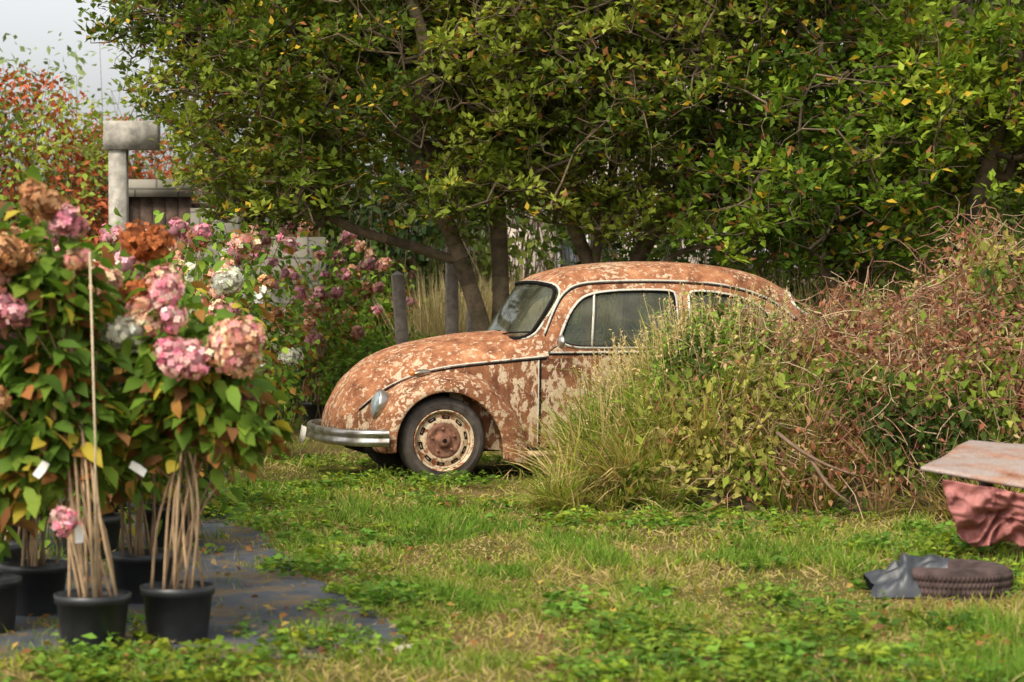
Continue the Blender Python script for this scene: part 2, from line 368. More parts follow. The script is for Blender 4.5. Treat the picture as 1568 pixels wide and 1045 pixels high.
wscr=chaikin([(-.565,1.03),(-.565,1.12),(-.54,1.30),(-.505,1.395),(-.44,1.43),(0,1.445),(.44,1.43),(.505,1.395),(.54,1.30),(.565,1.12),(.565,1.03),(.48,1.02),(0,1.03),(-.48,1.02)],2)
rwin=chaikin([(-.4,1.17),(-.37,1.33),(0,1.38),(.37,1.33),(.4,1.17),(0,1.14)],2)
def quarter(a,b,p,q,n):
    t=np.linspace(0,math.pi/2,1500);x=a*np.cos(t)**(2/p);y=b*np.sin(t)**(2/q);c=np.c_[x,y]
    return resample(c,n,closed=False)
rows=[]
NQ=70
for z,uf,ur,w_ in T:
    f=quarter(UC-uf,w_,PF,QF,NQ);r=quarter(ur-UC,w_,PR,QR,NQ)
    ring=[(UC-x,-y) for x,y in f]
    ring+=[(UC+x,-y) for x,y in r[::-1][1:]]
    ring+=[(UC+x,y) for x,y in r[1:]]
    ring+=[(UC-x,y) for x,y in f[::-1][1:-1]]
    rows.append([(a,VC+b_,z) for a,b_ in ring])
def killg(c):
    u,v,z=c;vh=v-VC
    if inpoly(u,z,doorwin) and abs(vh)>.35: return True
    if inpoly(u,z,qwin) and abs(vh)>.3: return True
    if u<1.1 and inpoly(vh,z,wscr): return True
    if u>2.5 and abs(vh)<.42 and inpoly(vh,z,rwin): return True
    return False
mb=MB();grid(mb,np.array(rows),wrap=True,kill=killg)
mb.build('cabin_roof',M_rust,car,True)
bt=np.array([[-.70,.42,.36,.20,.32],[-.69,.50,.38,.27,.31],[-.66,.575,.42,.33,.30],[-.58,.72,.48,.38,.29],[-.50,.80,.52,.41,.28],[-.40,.878,.56,.45,.27],[-.25,.945,.62,.49,.26],[-.10,.989,.67,.525,.25],
 [.1,1.028,.72,.56,.24],[.3,1.056,.77,.59,.23],[.5,1.07,.82,.62,.22],[.62,1.075,.845,.635,.22],[.75,1.06,.865,.648,.21],[1.2,1.04,.875,.655,.21],[1.7,1.04,.875,.657,.21],[2.2,1.04,.875,.655,.21],[2.6,1.04,.87,.635,.23],
 [2.9,1.05,.86,.58,.26],[3.1,1.03,.82,.52,.28],[3.25,.93,.75,.46,.29],[3.35,.78,.62,.40,.30],[3.42,.60,.50,.34,.31],[3.44,.45,.40,.28,.32]])
BT=catmull(bt,260);BT=BT[np.argsort(BT[:,0])]
ME=2.3
def body_v(u,z,off=0):
    zt,zb,w_,zl=[np.interp(u,BT[:,0],BT[:,i]) for i in (1,2,3,4)]
    if z<=zb: return w_*(1-.07*((zb-z)/(zb-zl))**2)+off
    t=min((z-zb)/(zt-zb),.999);return w_*(1-t**ME)**(1/ME)+off
P=[]
for u,zt,zb,w_,zl in BT:
    sec=[]
    for t in np.linspace(0,1,16)[:-1]:
        z=zl+(zb-zl)*t;sec.append((w_*(1-.07*((zb-z)/(zb-zl))**2),z))
    for a in np.linspace(0,math.pi/2,34):
        sec.append((w_*max(math.cos(a),0)**(2/ME),zb+(zt-zb)*math.sin(a)**(2/ME)))
    full=[(-y,z) for y,z in sec]+[(y,z) for y,z in sec[::-1][1:]]
    P.append([(u,VC+y,z) for y,z in full])
P=np.array(P)
mb=MB();grid(mb,P,kill=lambda c:(.80<c[0]<2.85 and c[2]>.885))
mb.add(P[0][None],[tuple(range(P.shape[1]))],(1,1,1));mb.add(P[-1][None],[tuple(range(P.shape[1]))[::-1]],(1,1,1))
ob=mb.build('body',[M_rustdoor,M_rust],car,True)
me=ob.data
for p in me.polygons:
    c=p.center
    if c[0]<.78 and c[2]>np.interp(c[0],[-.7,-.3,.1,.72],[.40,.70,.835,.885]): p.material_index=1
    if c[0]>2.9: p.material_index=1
mb=MB();box(mb,(-.5,.42,.2),(3.2,1.13,.32));box(mb,(.55,.16,.19),(2.1,1.39,.24));mb.build('underbody',M_dark,car)
def fender(front=True,near=True):
    if front:
        ph=[192,177,160,143,128,114,96,78,57,37,15,-3,-18]
        ro=[.44,.47,.50,.505,.487,.475,.475,.488,.525,.55,.585,.625,.675]
        ri=[.375,.365,.36,.357,.355,.353,.353,.355,.362,.378,.405,.43,.455]
        Vw=[.40,.44,.45,.43,.40,.36,.32,.28,.23,.20,.17,.15,.14]
        uc0=0
    else:
        ph=[198,183,165,143,123,102,84,66,52,37,20,3,-12]
        ro=[.66,.62,.58,.55,.53,.50,.49,.50,.52,.53,.54,.54,.53]
        ri=[.44,.42,.40,.38,.365,.355,.355,.357,.36,.36,.365,.37,.375]
        Vw=[.14,.15,.17,.2,.22,.24,.26,.3,.34,.38,.40,.40,.38]
        uc0=2.47
    tb=catmull(np.c_[ph,ro,ri,Vw],90);P=[]
    for p_,o_,i_,V in tb:
        a=math.radians(p_);row=[]
        secs=[(i_-.0,.05),(i_-.004,.02)]
        for s in np.linspace(0,1,22):
            b_=s*math.pi/2
            secs.append((i_+(o_-i_)*math.sin(b_)**.95,.012+(V)*(1-math.cos(b_)**.9)))
        for r_,v in secs:
            u=uc0+r_*math.cos(a);z=.308+r_*math.sin(a)
            row.append((u,v if near else 2*VC-v,z))
        P.append(row)
    mb=MB();grid(mb,np.array(P))
    o_=mb.build(('front' if front else 'rear')+'_fender_'+('l' if near else 'r'),M_fender,car,True)
    s=o_.modifiers.new('s','SOLIDIFY');s.thickness=.006
    mb=MB();sweep(mb,np.array([r[2] for r in P]),.006);mb.build('fender_lip',M_fender,car,True)
for a in(True,False):
    for b_ in(True,False): fender(a,b_)
def wheel(u,near):
    s=1 if near else -1;v=(.07 if near else 2*VC-.07);zc=.305
    mb=MB()
    prof=[(.195,.03),(.215,.005),(.245,-.008),(.275,-.004),(.298,.012),(.309,.03),(.311,.06),(.311,.11),(.309,.135),(.295,.155),(.25,.17),(.2,.15)]
    lathe(mb,[(r,s*h) for r,h in prof],64,'y',(u,v,zc));
    for h in (.05,.085,.12): lathe(mb,[(.3115,s*(h-.004)),(.3135,s*(h-.003)),(.3135,s*(h+.003)),(.3115,s*(h+.004))],64,'y',(u,v,zc))
    for r0 in (.232,.262): lathe(mb,[(r0-.004,s*(-.0055)),(r0,s*(-.0105)),(r0+.004,s*(-.0065))],64,'y',(u,v,zc))
    mb.build('tyre',M_tyre,car,True)
    mb=MB()
    lathe(mb,[(.222,s*.0),(.221,s*-.008),(.212,s*-.007),(.208,s*.008),(.198,s*.028),(.188,s*.03),(.184,s*.05)],64,'y',(u,v,zc))
    lathe(mb,[(.186,s*.035),(.170,s*.022),(.150,s*.014),(.135,s*.012),(.125,s*.016)],64,'y',(u,v,zc))
    mb.build('rim',M_rim,car,True)
    mb=MB();lathe(mb,[(.128,s*.0155),(.118,s*.006),(.10,s*.008),(.075,s*.02),(.05,s*.014),(.045,s*-.012),(.03,s*-.02),(.001,s*-.021)],48,'y',(u,v,zc))
    for k in range(5):
        a=k*1.2566+.4;lathe(mb,[(.011,s*.02),(.011,s*-.002),(.007,s*-.006),(.0005,s*-.006)],8,'y',(u+.085*math.cos(a),v,zc+.085*math.sin(a)))
    mb.build('hub',M_hub,car,True)
    mb=MB()
    for k in range(10):  # flat dark ovals instead of holes, shade inside the slots put into the colour
        a0=k*math.pi/5+.2;aa=a0+np.linspace(-.17,.17,7)
        out=[(.180*math.cos(x),.180*math.sin(x)) for x in aa]+[(.156*math.cos(x),.156*math.sin(x)) for x in aa[::-1]]
        out=chaikin(out,1)
        def hh(r): return np.interp(r,[.135,.150,.170,.186],[.012,.014,.022,.035])-.002
        V=np.array([(u+x,v+s*hh(math.hypot(x,z)),zc+z) for x,z in out])
        mb.add(V[None],[tuple(range(len(V)))],(1,1,1))
    lathe(mb,[(.017,s*-.0215),(.012,s*-.024),(.0005,s*-.024)],12,'y',(u,v,zc))
    lathe(mb,[(.19,s*.05),(.001,s*.05)],32,'y',(u,v,zc))
    mb.build('wheel_slots',M_dark,car)
for u in(0,2.47):
    for q in(True,False): wheel(u,q)
mb=MB()
for u0 in (0,2.47):
    for sgn in (0,1):
        vv=.22 if not sgn else 2*VC-.22-.02
        a=np.linspace(-.2,math.pi+.2,24)
        V=np.array([(u0+.40*math.cos(x),vv,.308+.40*math.sin(x)) for x in a]);mb.add(V[None],[tuple(range(len(V)))],(1,1,1))
mb.build('wheel_wells',M_dark,car)
def proj_side(poly,sgn,off): return np.array([(u,VC+sgn*side_v(u,z,off),z) for u,z in poly])
def glassfan(mb,poly,fn):
    c=poly.mean(0);rings=[];K=7;n_=len(poly)
    for k in range(K): t=1-k/(K-.5);rings.append(fn(c+(poly-c)*t))
    grid(mb,np.array(rings),wrap=True);mb.add(rings[-1][None],[tuple(range(n_))],(1,1,1))
mg=MB();mf=MB();mr=MB()
for poly in (resample(doorwin,60),resample(qwin,60)):
    for sgn in(-1,1):
        glassfan(mg,poly,lambda q:proj_side(q,sgn,-.012))
        sweep(mf,proj_side(poly,sgn,.003),.012,closed=True)
        c=poly.mean(0);sweep(mr,proj_side(c+(poly-c)*.975,sgn,.004),.010,closed=True)
fu=lambda q:np.array([(front_u(v,z,-.010),VC+v,z) for v,z in q])
pw=resample(wscr,90);glassfan(mg,pw,fu)
sweep(mf,np.array([(front_u(v,z,.0),VC+v,z) for v,z in pw]),.010,closed=True)
pw2=pw.mean(0)+(pw-pw.mean(0))*.975;sweep(mr,np.array([(front_u(v,z,.006),VC+v,z) for v,z in pw2]),.013,closed=True)
pr=resample(rwin,50);glassfan(mg,pr,lambda q:np.array([(rear_u(v,z,-.01),VC+v,z) for v,z in q]))
sweep(mf,np.array([(rear_u(v,z,.003),VC+v,z) for v,z in pr]),.014,closed=True)
for sgn in(-1,1):
    sweep(mf,proj_side([(1.127,.96),(1.14,1.1),(1.155,1.22),(1.168,1.345)],sgn,.006),.009)
    rail=catmull([(.78,1.06),(.86,1.23),(.95,1.36),(1.08,1.425),(1.35,1.445),(1.8,1.445),(2.2,1.415),(2.55,1.32),(2.78,1.17),(2.93,1.0)],60)
    sweep(mf,proj_side(rail,sgn,.007),.008)
    rl=[(u+.004,z-.016) for u,z in rail];sweep(mr,proj_side(rl,sgn,.002),.005)  # thin dark line drawn just below the rail
    sweep(mf,np.array([(u,VC+sgn*(max(side_v(u,.93),0)+.005),.925) for u in np.linspace(.78,2.95,50)]),.007)
    sweep(mr,np.array([(u,VC+sgn*(max(side_v(u,.90),0)+.003),.911) for u in np.linspace(.78,2.95,50)]),.005)  # thin dark line drawn just below the belt strip
    he=catmull([(.78,.90),(.5,.875),(.1,.832),(-.15,.775),(-.38,.67),(-.55,.53)],50)
    sweep(mf,np.array([(u,VC+sgn*(body_v(u,z)+.002),z) for u,z in he]),np.r_[np.linspace(.007,.0055,30),np.linspace(.0055,.002,20)])
    sweep(mr,np.array([(u,VC+sgn*(body_v(u,z-.016)+.0015),z-.016) for u,z in he]),.007)
    for du in (.735,1.845):
        zz=np.linspace(.235,.90,20);sweep(mr,np.array([(du,VC+sgn*(body_v(du,z)+.0005),z) for z in zz]),.0065)
    sweep(mf,np.array([(.722,VC+sgn*(body_v(.72,z)+.0),z) for z in np.linspace(.25,.88,20)]),.0045)
    sweep(mr,np.array([(u,VC+sgn*(body_v(u,.235)+.001),.235) for u in np.linspace(.735,1.845,20)]),.005)
    sweep(mr,proj_side([(1.85,.93),(1.85,1.1),(1.85,1.25),(1.85,1.43)],sgn,.001),.005)
mg.build('windows',M_glass,car,True);mf.build('window_trim',M_trim,car,True);mr.build('seals_and_dark_lines',M_dark,car,True)  # last object: window seals plus dark lines at panel gaps and below trim
mb=MB()
for v0,v1 in((.03,.17),(2*VC-.17,2*VC-.03)): box(mb,(.62,v0,.185),(2.02,v1,.215))
mb.build('running_boards',M_fender,car)
def bumper(path,z0,name,flip=1):
    p=catmull(path,70);d=nrm(np.gradient(p,axis=0));nx=np.c_[d[:,1],-d[:,0]]*flip
    prof=[(-.012,-.055),(.012,-.06),(.028,-.045),(.032,-.02),(.018,-.008),(.018,.008),(.032,.02),(.028,.045),(.012,.06),(-.012,.055)]
    P=np.array([[ (p[i,0]+nx[i,0]*a,p[i,1]+nx[i,1]*a,z0+b_) for a,b_ in prof] for i in range(len(p))])
    mb=MB();grid(mb,P);n_=len(prof)
    mb.add(P[0][None],[tuple(range(n_))],(1,1,1));mb.add(P[-1][None],[tuple(range(n_))],(1,1,1))
    for v in(.45,1.10):
        i=np.argmin(abs(p[:,1]-v));q=p[i];box(mb,(q[0]-.0 if flip<0 else q[0],q[1]-.02,z0-.03),(q[0]+(.35 if flip<0 else -.35),q[1]+.02,z0+.02))
    return mb.build(name,M_chrome,car,True)
bumper([(-.42,-.015),(-.56,.03),(-.69,.18),(-.76,.45),(-.785,.775),(-.76,1.10),(-.69,1.37),(-.56,1.52),(-.42,1.565)],.335,'front_bumper',-1)
bumper([(3.10,.0),(3.3,.06),(3.42,.25),(3.48,.775),(3.42,1.3),(3.3,1.49),(3.10,1.55)],.38,'rear_bumper',1)
mb=MB();V=np.array([[-.81,1.02,.36],[-.815,1.18,.37],[-.83,1.20,.26],[-.84,1.1,.23],[-.82,1.03,.27]]);mb.add(V[None],[(0,1,2,3,4)],(1,1,1));o_=mb.build('number_plate_scrap',M_trim,car);s=o_.modifiers.new('s','SOLIDIFY');s.thickness=.004
def disc_lamp(cu,cv,cz,r,d,mats):
    d=Vector(d).normalized();x=d.orthogonal().normalized();y=d.cross(x);c=Vector((cu,cv,cz))
    for prof,mt,nm in (([(.9,-.9),(1.05,-.5),(1.12,-.1),(1.10,.08),(1.0,.14),(.93,.10)],mats[0],'headlamp_ring'),([(.94,.10),(.8,.22),(.5,.33),(.2,.37),(.002,.38)],mats[1],'headlamp_lens')):
        P=np.array([[tuple(c+x*(r*p0*math.cos(a))+y*(r*p0*math.sin(a))+d*(r*h)) for a in np.arange(32)*math.pi/16] for p0,h in prof])
        mb=MB();grid(mb,P,wrap=True);mb.build(nm,mt,car,True)
for cv in(.25,2*VC-.25): disc_lamp(-.452,cv,.57,.094,(-.95,-.02 ,.24),(M_chrome,M_lamp))
M_orange=plain('indicator_plastic',(.5,.16,.03),.35,0,.2,20,0)
for cv in(.20,2*VC-.20):
    mb=MB();t=np.linspace(0,1,10);r_=.026*np.sin(np.pi*(t*.9+.06))**.6
    sweep(mb,np.c_[-.20+.13*t,np.full(10,cv),.775+.02*t],r_,n=12);mb.build('indicator_base',M_chrome,car,True)
    mb=MB();sweep(mb,np.c_[-.225+.05*t,np.full(10,cv),.78+.008*t],.8*r_,n=12);mb.build('indicator_lens',M_orange,car,True)
mb=MB();sweep(mb,[(.80,.14,.93),(.82,.08,.96),(.85,.045,.99)],.007)
P=[];c=Vector((.865,.03,1.005));
for p0,h in [(0.002,-.03),(.03,-.027),(.047,-.012),(.052,0),(.046,.008),(.002,.008)]:
    P.append([(c.x+h*1.0,c.y+p0*1.25*math.cos(a),c.z+p0*math.sin(a)) for a in np.arange(20)*math.pi/10])
grid(mb,np.array(P),wrap=True)
mb.build('wing_mirror',M_chrome,car,True)
mb=MB()
for v0,v1 in((-.12,-.42),(.30,.02)):
    q=[(front_u(v0+(v1-v0)*t,1.03+.03*t,.03),VC+v0+(v1-v0)*t,1.035+.035*t) for t in np.linspace(0,1,8)];sweep(mb,q,.005)
    q=[(front_u(v1+.12-.26*t,1.06+.02*t,.022),VC+v1+.12-.26*t,1.06+.015*t) for t in np.linspace(0,1,8)];sweep(mb,q,.006)
mb.build('wipers',M_dark,car,True)
mb=MB()
for sgn in(-1,1):
    h=VC+sgn*(body_v(1.7,.84)+.028);h0=VC+sgn*(body_v(1.7,.84)-.01)
    sweep(mb,[(1.64,h0,.84),(1.65,h,.84),(1.7,h,.842),(1.76,h,.84),(1.77,h0,.84)],.009)
mb.build('door_handles',M_chrome,car,True)
mb=MB()
def cushion(lo,hi):
    lo=np.array(lo);hi=np.array(hi);c=(lo+hi)/2;h=(hi-lo)/2;P=[]
    for a in np.linspace(-math.pi/2,math.pi/2,13):
        ca=max(math.cos(a),0)**.4;sa=math.copysign(abs(math.sin(a))**.4,a)
        P.append([(c[0]+h[0]*ca*math.copysign(abs(math.cos(t))**.4,math.cos(t)),c[1]+h[1]*ca*math.copysign(abs(math.sin(t))**.4,math.sin(t)),c[2]+h[2]*sa) for t in np.arange(28)*2*math.pi/28])
    grid(mb,np.array(P),wrap=True)
for v in(.45,1.10):
    cushion((1.35,v-.24,.45),(1.85,v+.24,.62));cushion((1.75,v-.23,.5),(1.9,v+.23,1.12))
cushion((2.45,.3,.45),(2.9,1.25,.62));cushion((2.78,.3,.5),(2.92,1.25,1.05))
box(mb,(.66,.25,.75),(.82,1.3,.98));box(mb,(.7,.2,.33),(3.0,1.35,.36))
a=np.arange(32)*2*math.pi/32;sweep(mb,np.c_[1.08+.07*np.sin(a),.45+.19*np.cos(a),.93+.17*np.sin(a)],.012,closed=True)
sweep(mb,[(.8,.45,.82),(1.08,.45,.93)],.02)
mb.build('interior',M_int,car,True)

# ---------------------------------------------------------------- TREES
def grow(trunks,ells,n,zmin,seed,gap=.42,step=.22,xmin=None):
    g=np.random.default_rng(seed)
    pos=[];par=[]
    for tr_ in trunks:
        p=catmull(tr_['p'],max(4,int(len(tr_['p'])*4)));st=tr_.get('a',None)
        prev=-1 if st is None else int(np.argmin([np.linalg.norm(np.array(q)-p[0]) for q in pos]))
        for i,q in enumerate(p):
            if st is not None and i==0: continue
            pos.append(q);par.append(prev);prev=len(pos)-1
    ntr=len(pos)
    pts=[]
    wts=np.array([e[1][0]*e[1][1]*e[1][2] for e in ells]);wts/=wts.sum()
    while len(pts)<n:
        e=ells[g.choice(len(ells),p=wts)]
        d=nrm(g.normal(size=3))*g.random()**.42;q=np.array(e[0])+d*np.array(e[1])
        if q[2]<zmin(q[0])+.1*g.normal(): continue
        if xmin is not None and q[0]<xmin(q[2])+.08*g.normal(): continue
        if vnoise(q[None],.95,seed*1.7)[0]+.35*(vnoise(q[None],2.4,seed)[0]-.5)<gap: continue
        pts.append(q)
    pts=np.array(pts);top=np.array(pos)
    dd=np.array([np.min(np.linalg.norm(top-q,axis=1)) for q in pts]);pts=pts[np.argsort(dd)]
    A=np.zeros((ntr+n*2+10,3));A[:ntr]=pos;cnt=ntr
    for q in pts:
        d=np.linalg.norm(A[:cnt]-q,axis=1)+.25*np.maximum(A[:cnt,2]-q[2],0)
        j=int(np.argmin(d));L=np.linalg.norm(A[j]-q)
        if L>step*1.5:
            mpt=(A[j]+q)/2+g.normal(0,.07*L,3)+np.array([0,0,.08*L]);A[cnt]=mpt;par.append(j);j=cnt;cnt+=1
        A[cnt]=q;par.append(j);cnt+=1
    A=A[:cnt];par=np.array(par);cntd=np.ones(cnt)
    for i in range(cnt-1,-1,-1):
        if par[i]>=0: cntd[par[i]]+=cntd[i]
    return A,par,cntd,ntr
def tree(name,trunks,ells,n,zmin,seed,leaves=26,L=.08,pal=None,gap=.42,bark=(.19,.135,.085),rt=.0044,rmax=.085,clr=.14,yel=.03,xmin=None,twk=2):
    g=np.random.default_rng(seed+50)
    A,par,cd_,ntr=grow(trunks,ells,n,zmin,seed,gap,xmin=xmin)
    root=empty(name)
    rad=np.minimum(rt*cd_**.43,rmax)
    i=np.where(par>=0)[0];mb=MB()
    bc=np.array(bark)*(.6+.7*g.random((len(i),1)))+np.array([.0,.01,.0])*g.random((len(i),1))
    tubes(mb,A[par[i]],A[i],np.minimum(rad[par[i]],rad[i]*1.6),rad[i],bc,n=6)
    k=g.choice(len(A),size=len(A)*twk);k=k[cd_[k]<40];d=rdir(len(k),g)+np.array([0,0,.25]);l=(.12+.22*g.random(len(k)))[:,None]
    mid=A[k]+nrm(d)*l*.5;end=mid+nrm(d+.5*rdir(len(k),g))*l*.5
    tubes(mb,A[k],mid,.0036,.0029,np.array(bark)*1.3,n=3);tubes(mb,mid,end,.0029,.0014,np.array(bark)*1.3,n=3)
    mb.build('branches',M_bark,root,True)
    tips=np.concatenate([A[(cd_<=3)&(np.arange(len(A))>=ntr)],end[::twk]])
    m_=len(tips);cl=g.random(m_);cn=fbm(tips,1.1,seed+2.2);jit=g.random(m_)
    mb=MB();rep=np.repeat(np.arange(m_),leaves);nn=len(rep)
    ok=g.random(nn)<(.2+.8*jit[rep]);rep=rep[ok];nn=len(rep)
    d=rdir(nn,g);d[:,2]=np.abs(d[:,2])*1.1-.2
    c0=tips[rep]+d*(g.random(nn)**.6*clr)[:,None]+np.array([0,0,.02])
    t=np.clip((cn-.38)/.26,0,1)[rep]*.5+.5*cl[rep]
    pal_=pal if pal is not None else [[.035,.06,.010],[.105,.15,.018],[.215,.265,.030],[.35,.38,.06]]
    col=pint(t,pal_)*(.7+.6*g.random((nn,1)))
    ye=g.random(nn)<yel*(.3+2.5*(fbm(c0,1.7,seed)>.55));col[ye]=np.array([.60,.40,.04])*(.6+.6*g.random((ye.sum(),1)))
    br=g.random(nn)<.04;col[br]=np.array([.34,.14,.05])
    up=np.array([[0,0,1.]])+.55*g.normal(size=(nn,3))+.4*d
    scatter(mb,T_LEAF,c0,d+.3*g.normal(size=(nn,3)),up,L*(.6+.6*g.random(nn)),L*.55*(.7+.5*g.random(nn)),col,bend=.25*g.random(nn))
    mb.build('foliage',M_leaf,root)
    return root
tree('apple_tree',[dict(p=[(-.05,21.5,0),(-.12,21.5,.7),(-.10,21.4,1.4),(-.15,21.3,2.2),(-.3,21.2,3.0)]),
  dict(p=[(-.2,21.35,0),(-.22,21.3,.8),(-.36,21.25,1.35),(-.55,21.2,1.9),(-.75,21,2.5)]),
  dict(p=[(-.45,21.25,1.6),(-.9,21.1,1.75),(-1.4,21.0,1.9),(-1.9,20.9,2.2)],a=1),
  dict(p=[(-.55,21.2,1.9),(-.85,20.7,2.6),(-.72,20.3,3.3),(-.9,20.2,3.95),(-1.1,20.3,4.6)],a=1),
  dict(p=[(-.15,21.3,2.2),(-1.3,21.0,2.9),(-2.3,21,3.2)],a=1)],
  [((-2.3,21.0,3.0),(1.3,1.3,1.15)),((-2.8,20.9,3.5),(.95,1,.8)),((-1.0,21,3.3),(1.5,1.5,1.5)),((-.1,21.2,2.9),(1.1,1.3,1.2)),((-1.5,20.6,2.1),(1.7,.8,.45)),((-.6,20.6,2.0),(1.1,.7,.4)),((-1.3,21.4,4.5),(2.7,1.5,1.0))],
  2700,lambda x:np.interp(x,[-3.8,-3.0,-1.6,-.9,-.4,0,.3,.8],[2.3,1.95,1.80,1.70,1.95,2.05,1.9,1.8]),3,leaves=29,gap=.345,L=.088,clr=.12,
  xmin=lambda z:np.interp(z,[1.8,2.4,2.9,3.3,3.8,5],[-2.9,-3.12,-3.25,-3.45,-3.75,-3.8]))
tree('apple_tree',[dict(p=[(.70,21.6,0),(.68,21.6,.8),(.72,21.5,1.5),(.85,21.4,2.2),(1.0,21.3,3.0)]),
  dict(p=[(.85,21.5,0),(.95,21.5,.9),(1.1,21.4,1.6),(1.5,21.3,2.3),(1.8,21.2,3.2)]),
  dict(p=[(1.0,21.5,1.3),(1.5,21.3,1.7),(2.0,21.2,1.75),(2.5,21.1,1.95)],a=1),
  dict(p=[(.72,21.5,1.5),(.4,21.3,2.3),(.2,21.2,3.2)],a=1)],
  [((.9,21,2.9),(1.3,1.4,1.2)),((1.2,21,4.3),(2.0,1.5,1.2)),((.6,20.8,2.15),(.9,.9,.5)),((1.9,21,2.3),(.8,1,.7))],
  1500,lambda x:np.interp(x,[-.5,.3,1.2,2.5],[1.95,1.85,1.72,1.6]),11,leaves=26,gap=.40,L=.088,clr=.12,twk=3)
tree('hazel_tree',[dict(p=[(3.2,20.9,0),(3.1,20.9,1.0),(3.0,20.8,2.0),(2.9,20.8,3.2)]),dict(p=[(3.4,20.9,0),(3.7,20.9,1.2),(4.1,20.9,2.4),(4.4,20.8,3.4)]),
  dict(p=[(3.1,20.8,.9),(2.6,20.6,1.6),(2.2,20.5,2.2)],a=1)],
  [((2.9,20.8,2.7),(1.5,1.3,1.3)),((4.2,20.7,2.6),(1.4,1.3,1.45)),((3.4,21,4.2),(2.4,1.4,1.2)),((2.4,20.4,1.9),(1.0,.9,.6)),((5.3,20.8,3.0),(1.2,1.2,1.8))],
  1900,lambda x:np.interp(x,[1.3,2.2,3.0,5],[1.70,1.42,1.25,1.0]),23,leaves=30,L=.098,gap=.34,
  pal=[[.035,.07,.01],[.12,.20,.018],[.25,.335,.03],[.40,.46,.06]],yel=.04)
def leafmass(name,ells,n,L,pal,seed,gap=.40,nsc=.7,shape=T_LEAF,yel=0,yc=(.3,.08,.03),shell=.33,stems=True):
    g=np.random.default_rng(seed);mb=MB()
    wts=np.array([e[1][0]*e[1][2] for e in ells]);wts/=wts.sum()
    ch=g.choice(len(ells),size=n,p=wts);Cn=np.array([e[0] for e in ells],float)[ch];R=np.array([e[1] for e in ells],float)[ch]
    d=nrm(g.normal(size=(n,3)));P=Cn+d*R*(g.random((n,1))**shell)
    k=(P[:,2]>.02)&(fbm(P,nsc*1.6,seed)>gap);P=P[k];d=d[k];n=len(P)
    t=np.clip((fbm(P,1.3/max(L*8,.5),seed+4)-.32)/.34,0,1)
    col=pint(t,pal)*(.6+.8*g.random((n,1)))
    if yel:
        ye=g.random(n)<yel*(fbm(P,.9,seed+8)>.47)*1.8;col[ye]=np.array(yc)*(.5+.9*g.random((ye.sum(),1)))
    scatter(mb,shape,P,d+.8*g.normal(size=(n,3))-np.array([0,0,.3]),d+np.array([0,0,.6])+.5*g.normal(size=(n,3)),L*(.6+.7*g.random(n)),L*.55*(.7+.5*g.random(n)),col,bend=.2)
    if stems:
        q=P[g.choice(n,size=min(n//14,900))];b0=q.copy();b0[:,2]=0;b0[:,0]+=g.normal(0,.2,len(q))*q[:,2];b0[:,1]+=g.normal(0,.2,len(q))
        mid=(q*.6+b0*.4)+g.normal(0,.06,q.shape);tubes(mb,b0,mid,.01,.007,(.17,.12,.08),n=3,mi=1);tubes(mb,mid,q,.007,.003,(.17,.12,.08),n=3,mi=1)
    return mb.build(name,[M_leaf,M_stem])
dkp=[[.025,.048,.012],[.065,.10,.018],[.12,.16,.028],[.21,.24,.045]]
leafmass('background_hedge',[((-2.6,29,1.3),(1.6,1,1.2)),((-1.3,28,2.6),(2.3,1,1.5)),((-.2,26.5,.5),(2.6,1,.8)),((3.5,25.5,1.6),(3.2,1.2,1.8)),((7,26,2.5),(2.5,1.5,2.6))],38000,.13,dkp,31,gap=.37)
leafmass('background_trees',[((-1.8,30,5.2),(2.8,2,2.2)),((2.0,31,5.4),(3.4,2,2.4)),((6.2,29,5.0),(3.0,2,3.4)),((9,30,4),(3,2,4))],34000,.20,dkp,33,gap=.38)
leafmass('conifer_tree',[((6.6,34,5.8-k*.9+3),(.5+.35*k,.5+.35*k,.7)) for k in range(8)],14000,.17,[[.015,.032,.016],[.03,.06,.03],[.055,.09,.045]],35,gap=.2)
leafmass('autumn_shrub',[((-5.9,29,2.0),(1.6,1.3,2.0)),((-4.9,30,1.7),(1.2,1.2,1.8)),((-7.6,29,2.4),(1.6,1.4,2.2))],30000,.11,[[.07,.11,.015],[.18,.24,.03],[.33,.38,.06]],37,gap=.30,yel=.50,yc=(.52,.14,.06))
leafmass('willow_shrub',[((-6.0,37,2.4),(2.6,1.5,3.2)),((-9,36,2.6),(2.6,1.5,3.2))],10000,.15,[[.12,.17,.06],[.22,.29,.10],[.32,.38,.15]],39,gap=.45,shell=.5)
leafmass('distant_trees',[((-70+10*k+3*math.sin(k*3.1),120+8*math.sin(k*1.7),1.5),(8,4,3.5+1.5*math.sin(k*2.3))) for k in range(16)],22000,1.1,[[.05,.08,.03],[.09,.12,.05],[.13,.16,.06]],41,gap=.2,nsc=.1,stems=False)
leafmass('green_shrub',[((-1.1,23.8,.4),(.8,.6,.55)),((.55,24,.5),(.6,.5,.6)),((-1.9,25.0,.5),(.8,.6,.6))],12000,.075,[[.06,.12,.016],[.15,.26,.03],[.25,.36,.05]],43,gap=.3)
mb=MB();n=11000;x=-1.0+rng.random(n)*6;y=24.6+rng.random(n)*2.5;P=np.c_[x,y,0*x]
scatter(mb,T_BLADE,P,np.c_[rng.normal(0,.18,(n,2)),np.ones(n)],rdir(n),1.0+.7*rng.random(n),.014,np.array([[.66,.52,.26]])*(.5+.7*rng.random((n,1))),bend=.25*rng.random(n));mb.build('tall_dry_grass',M_grass)
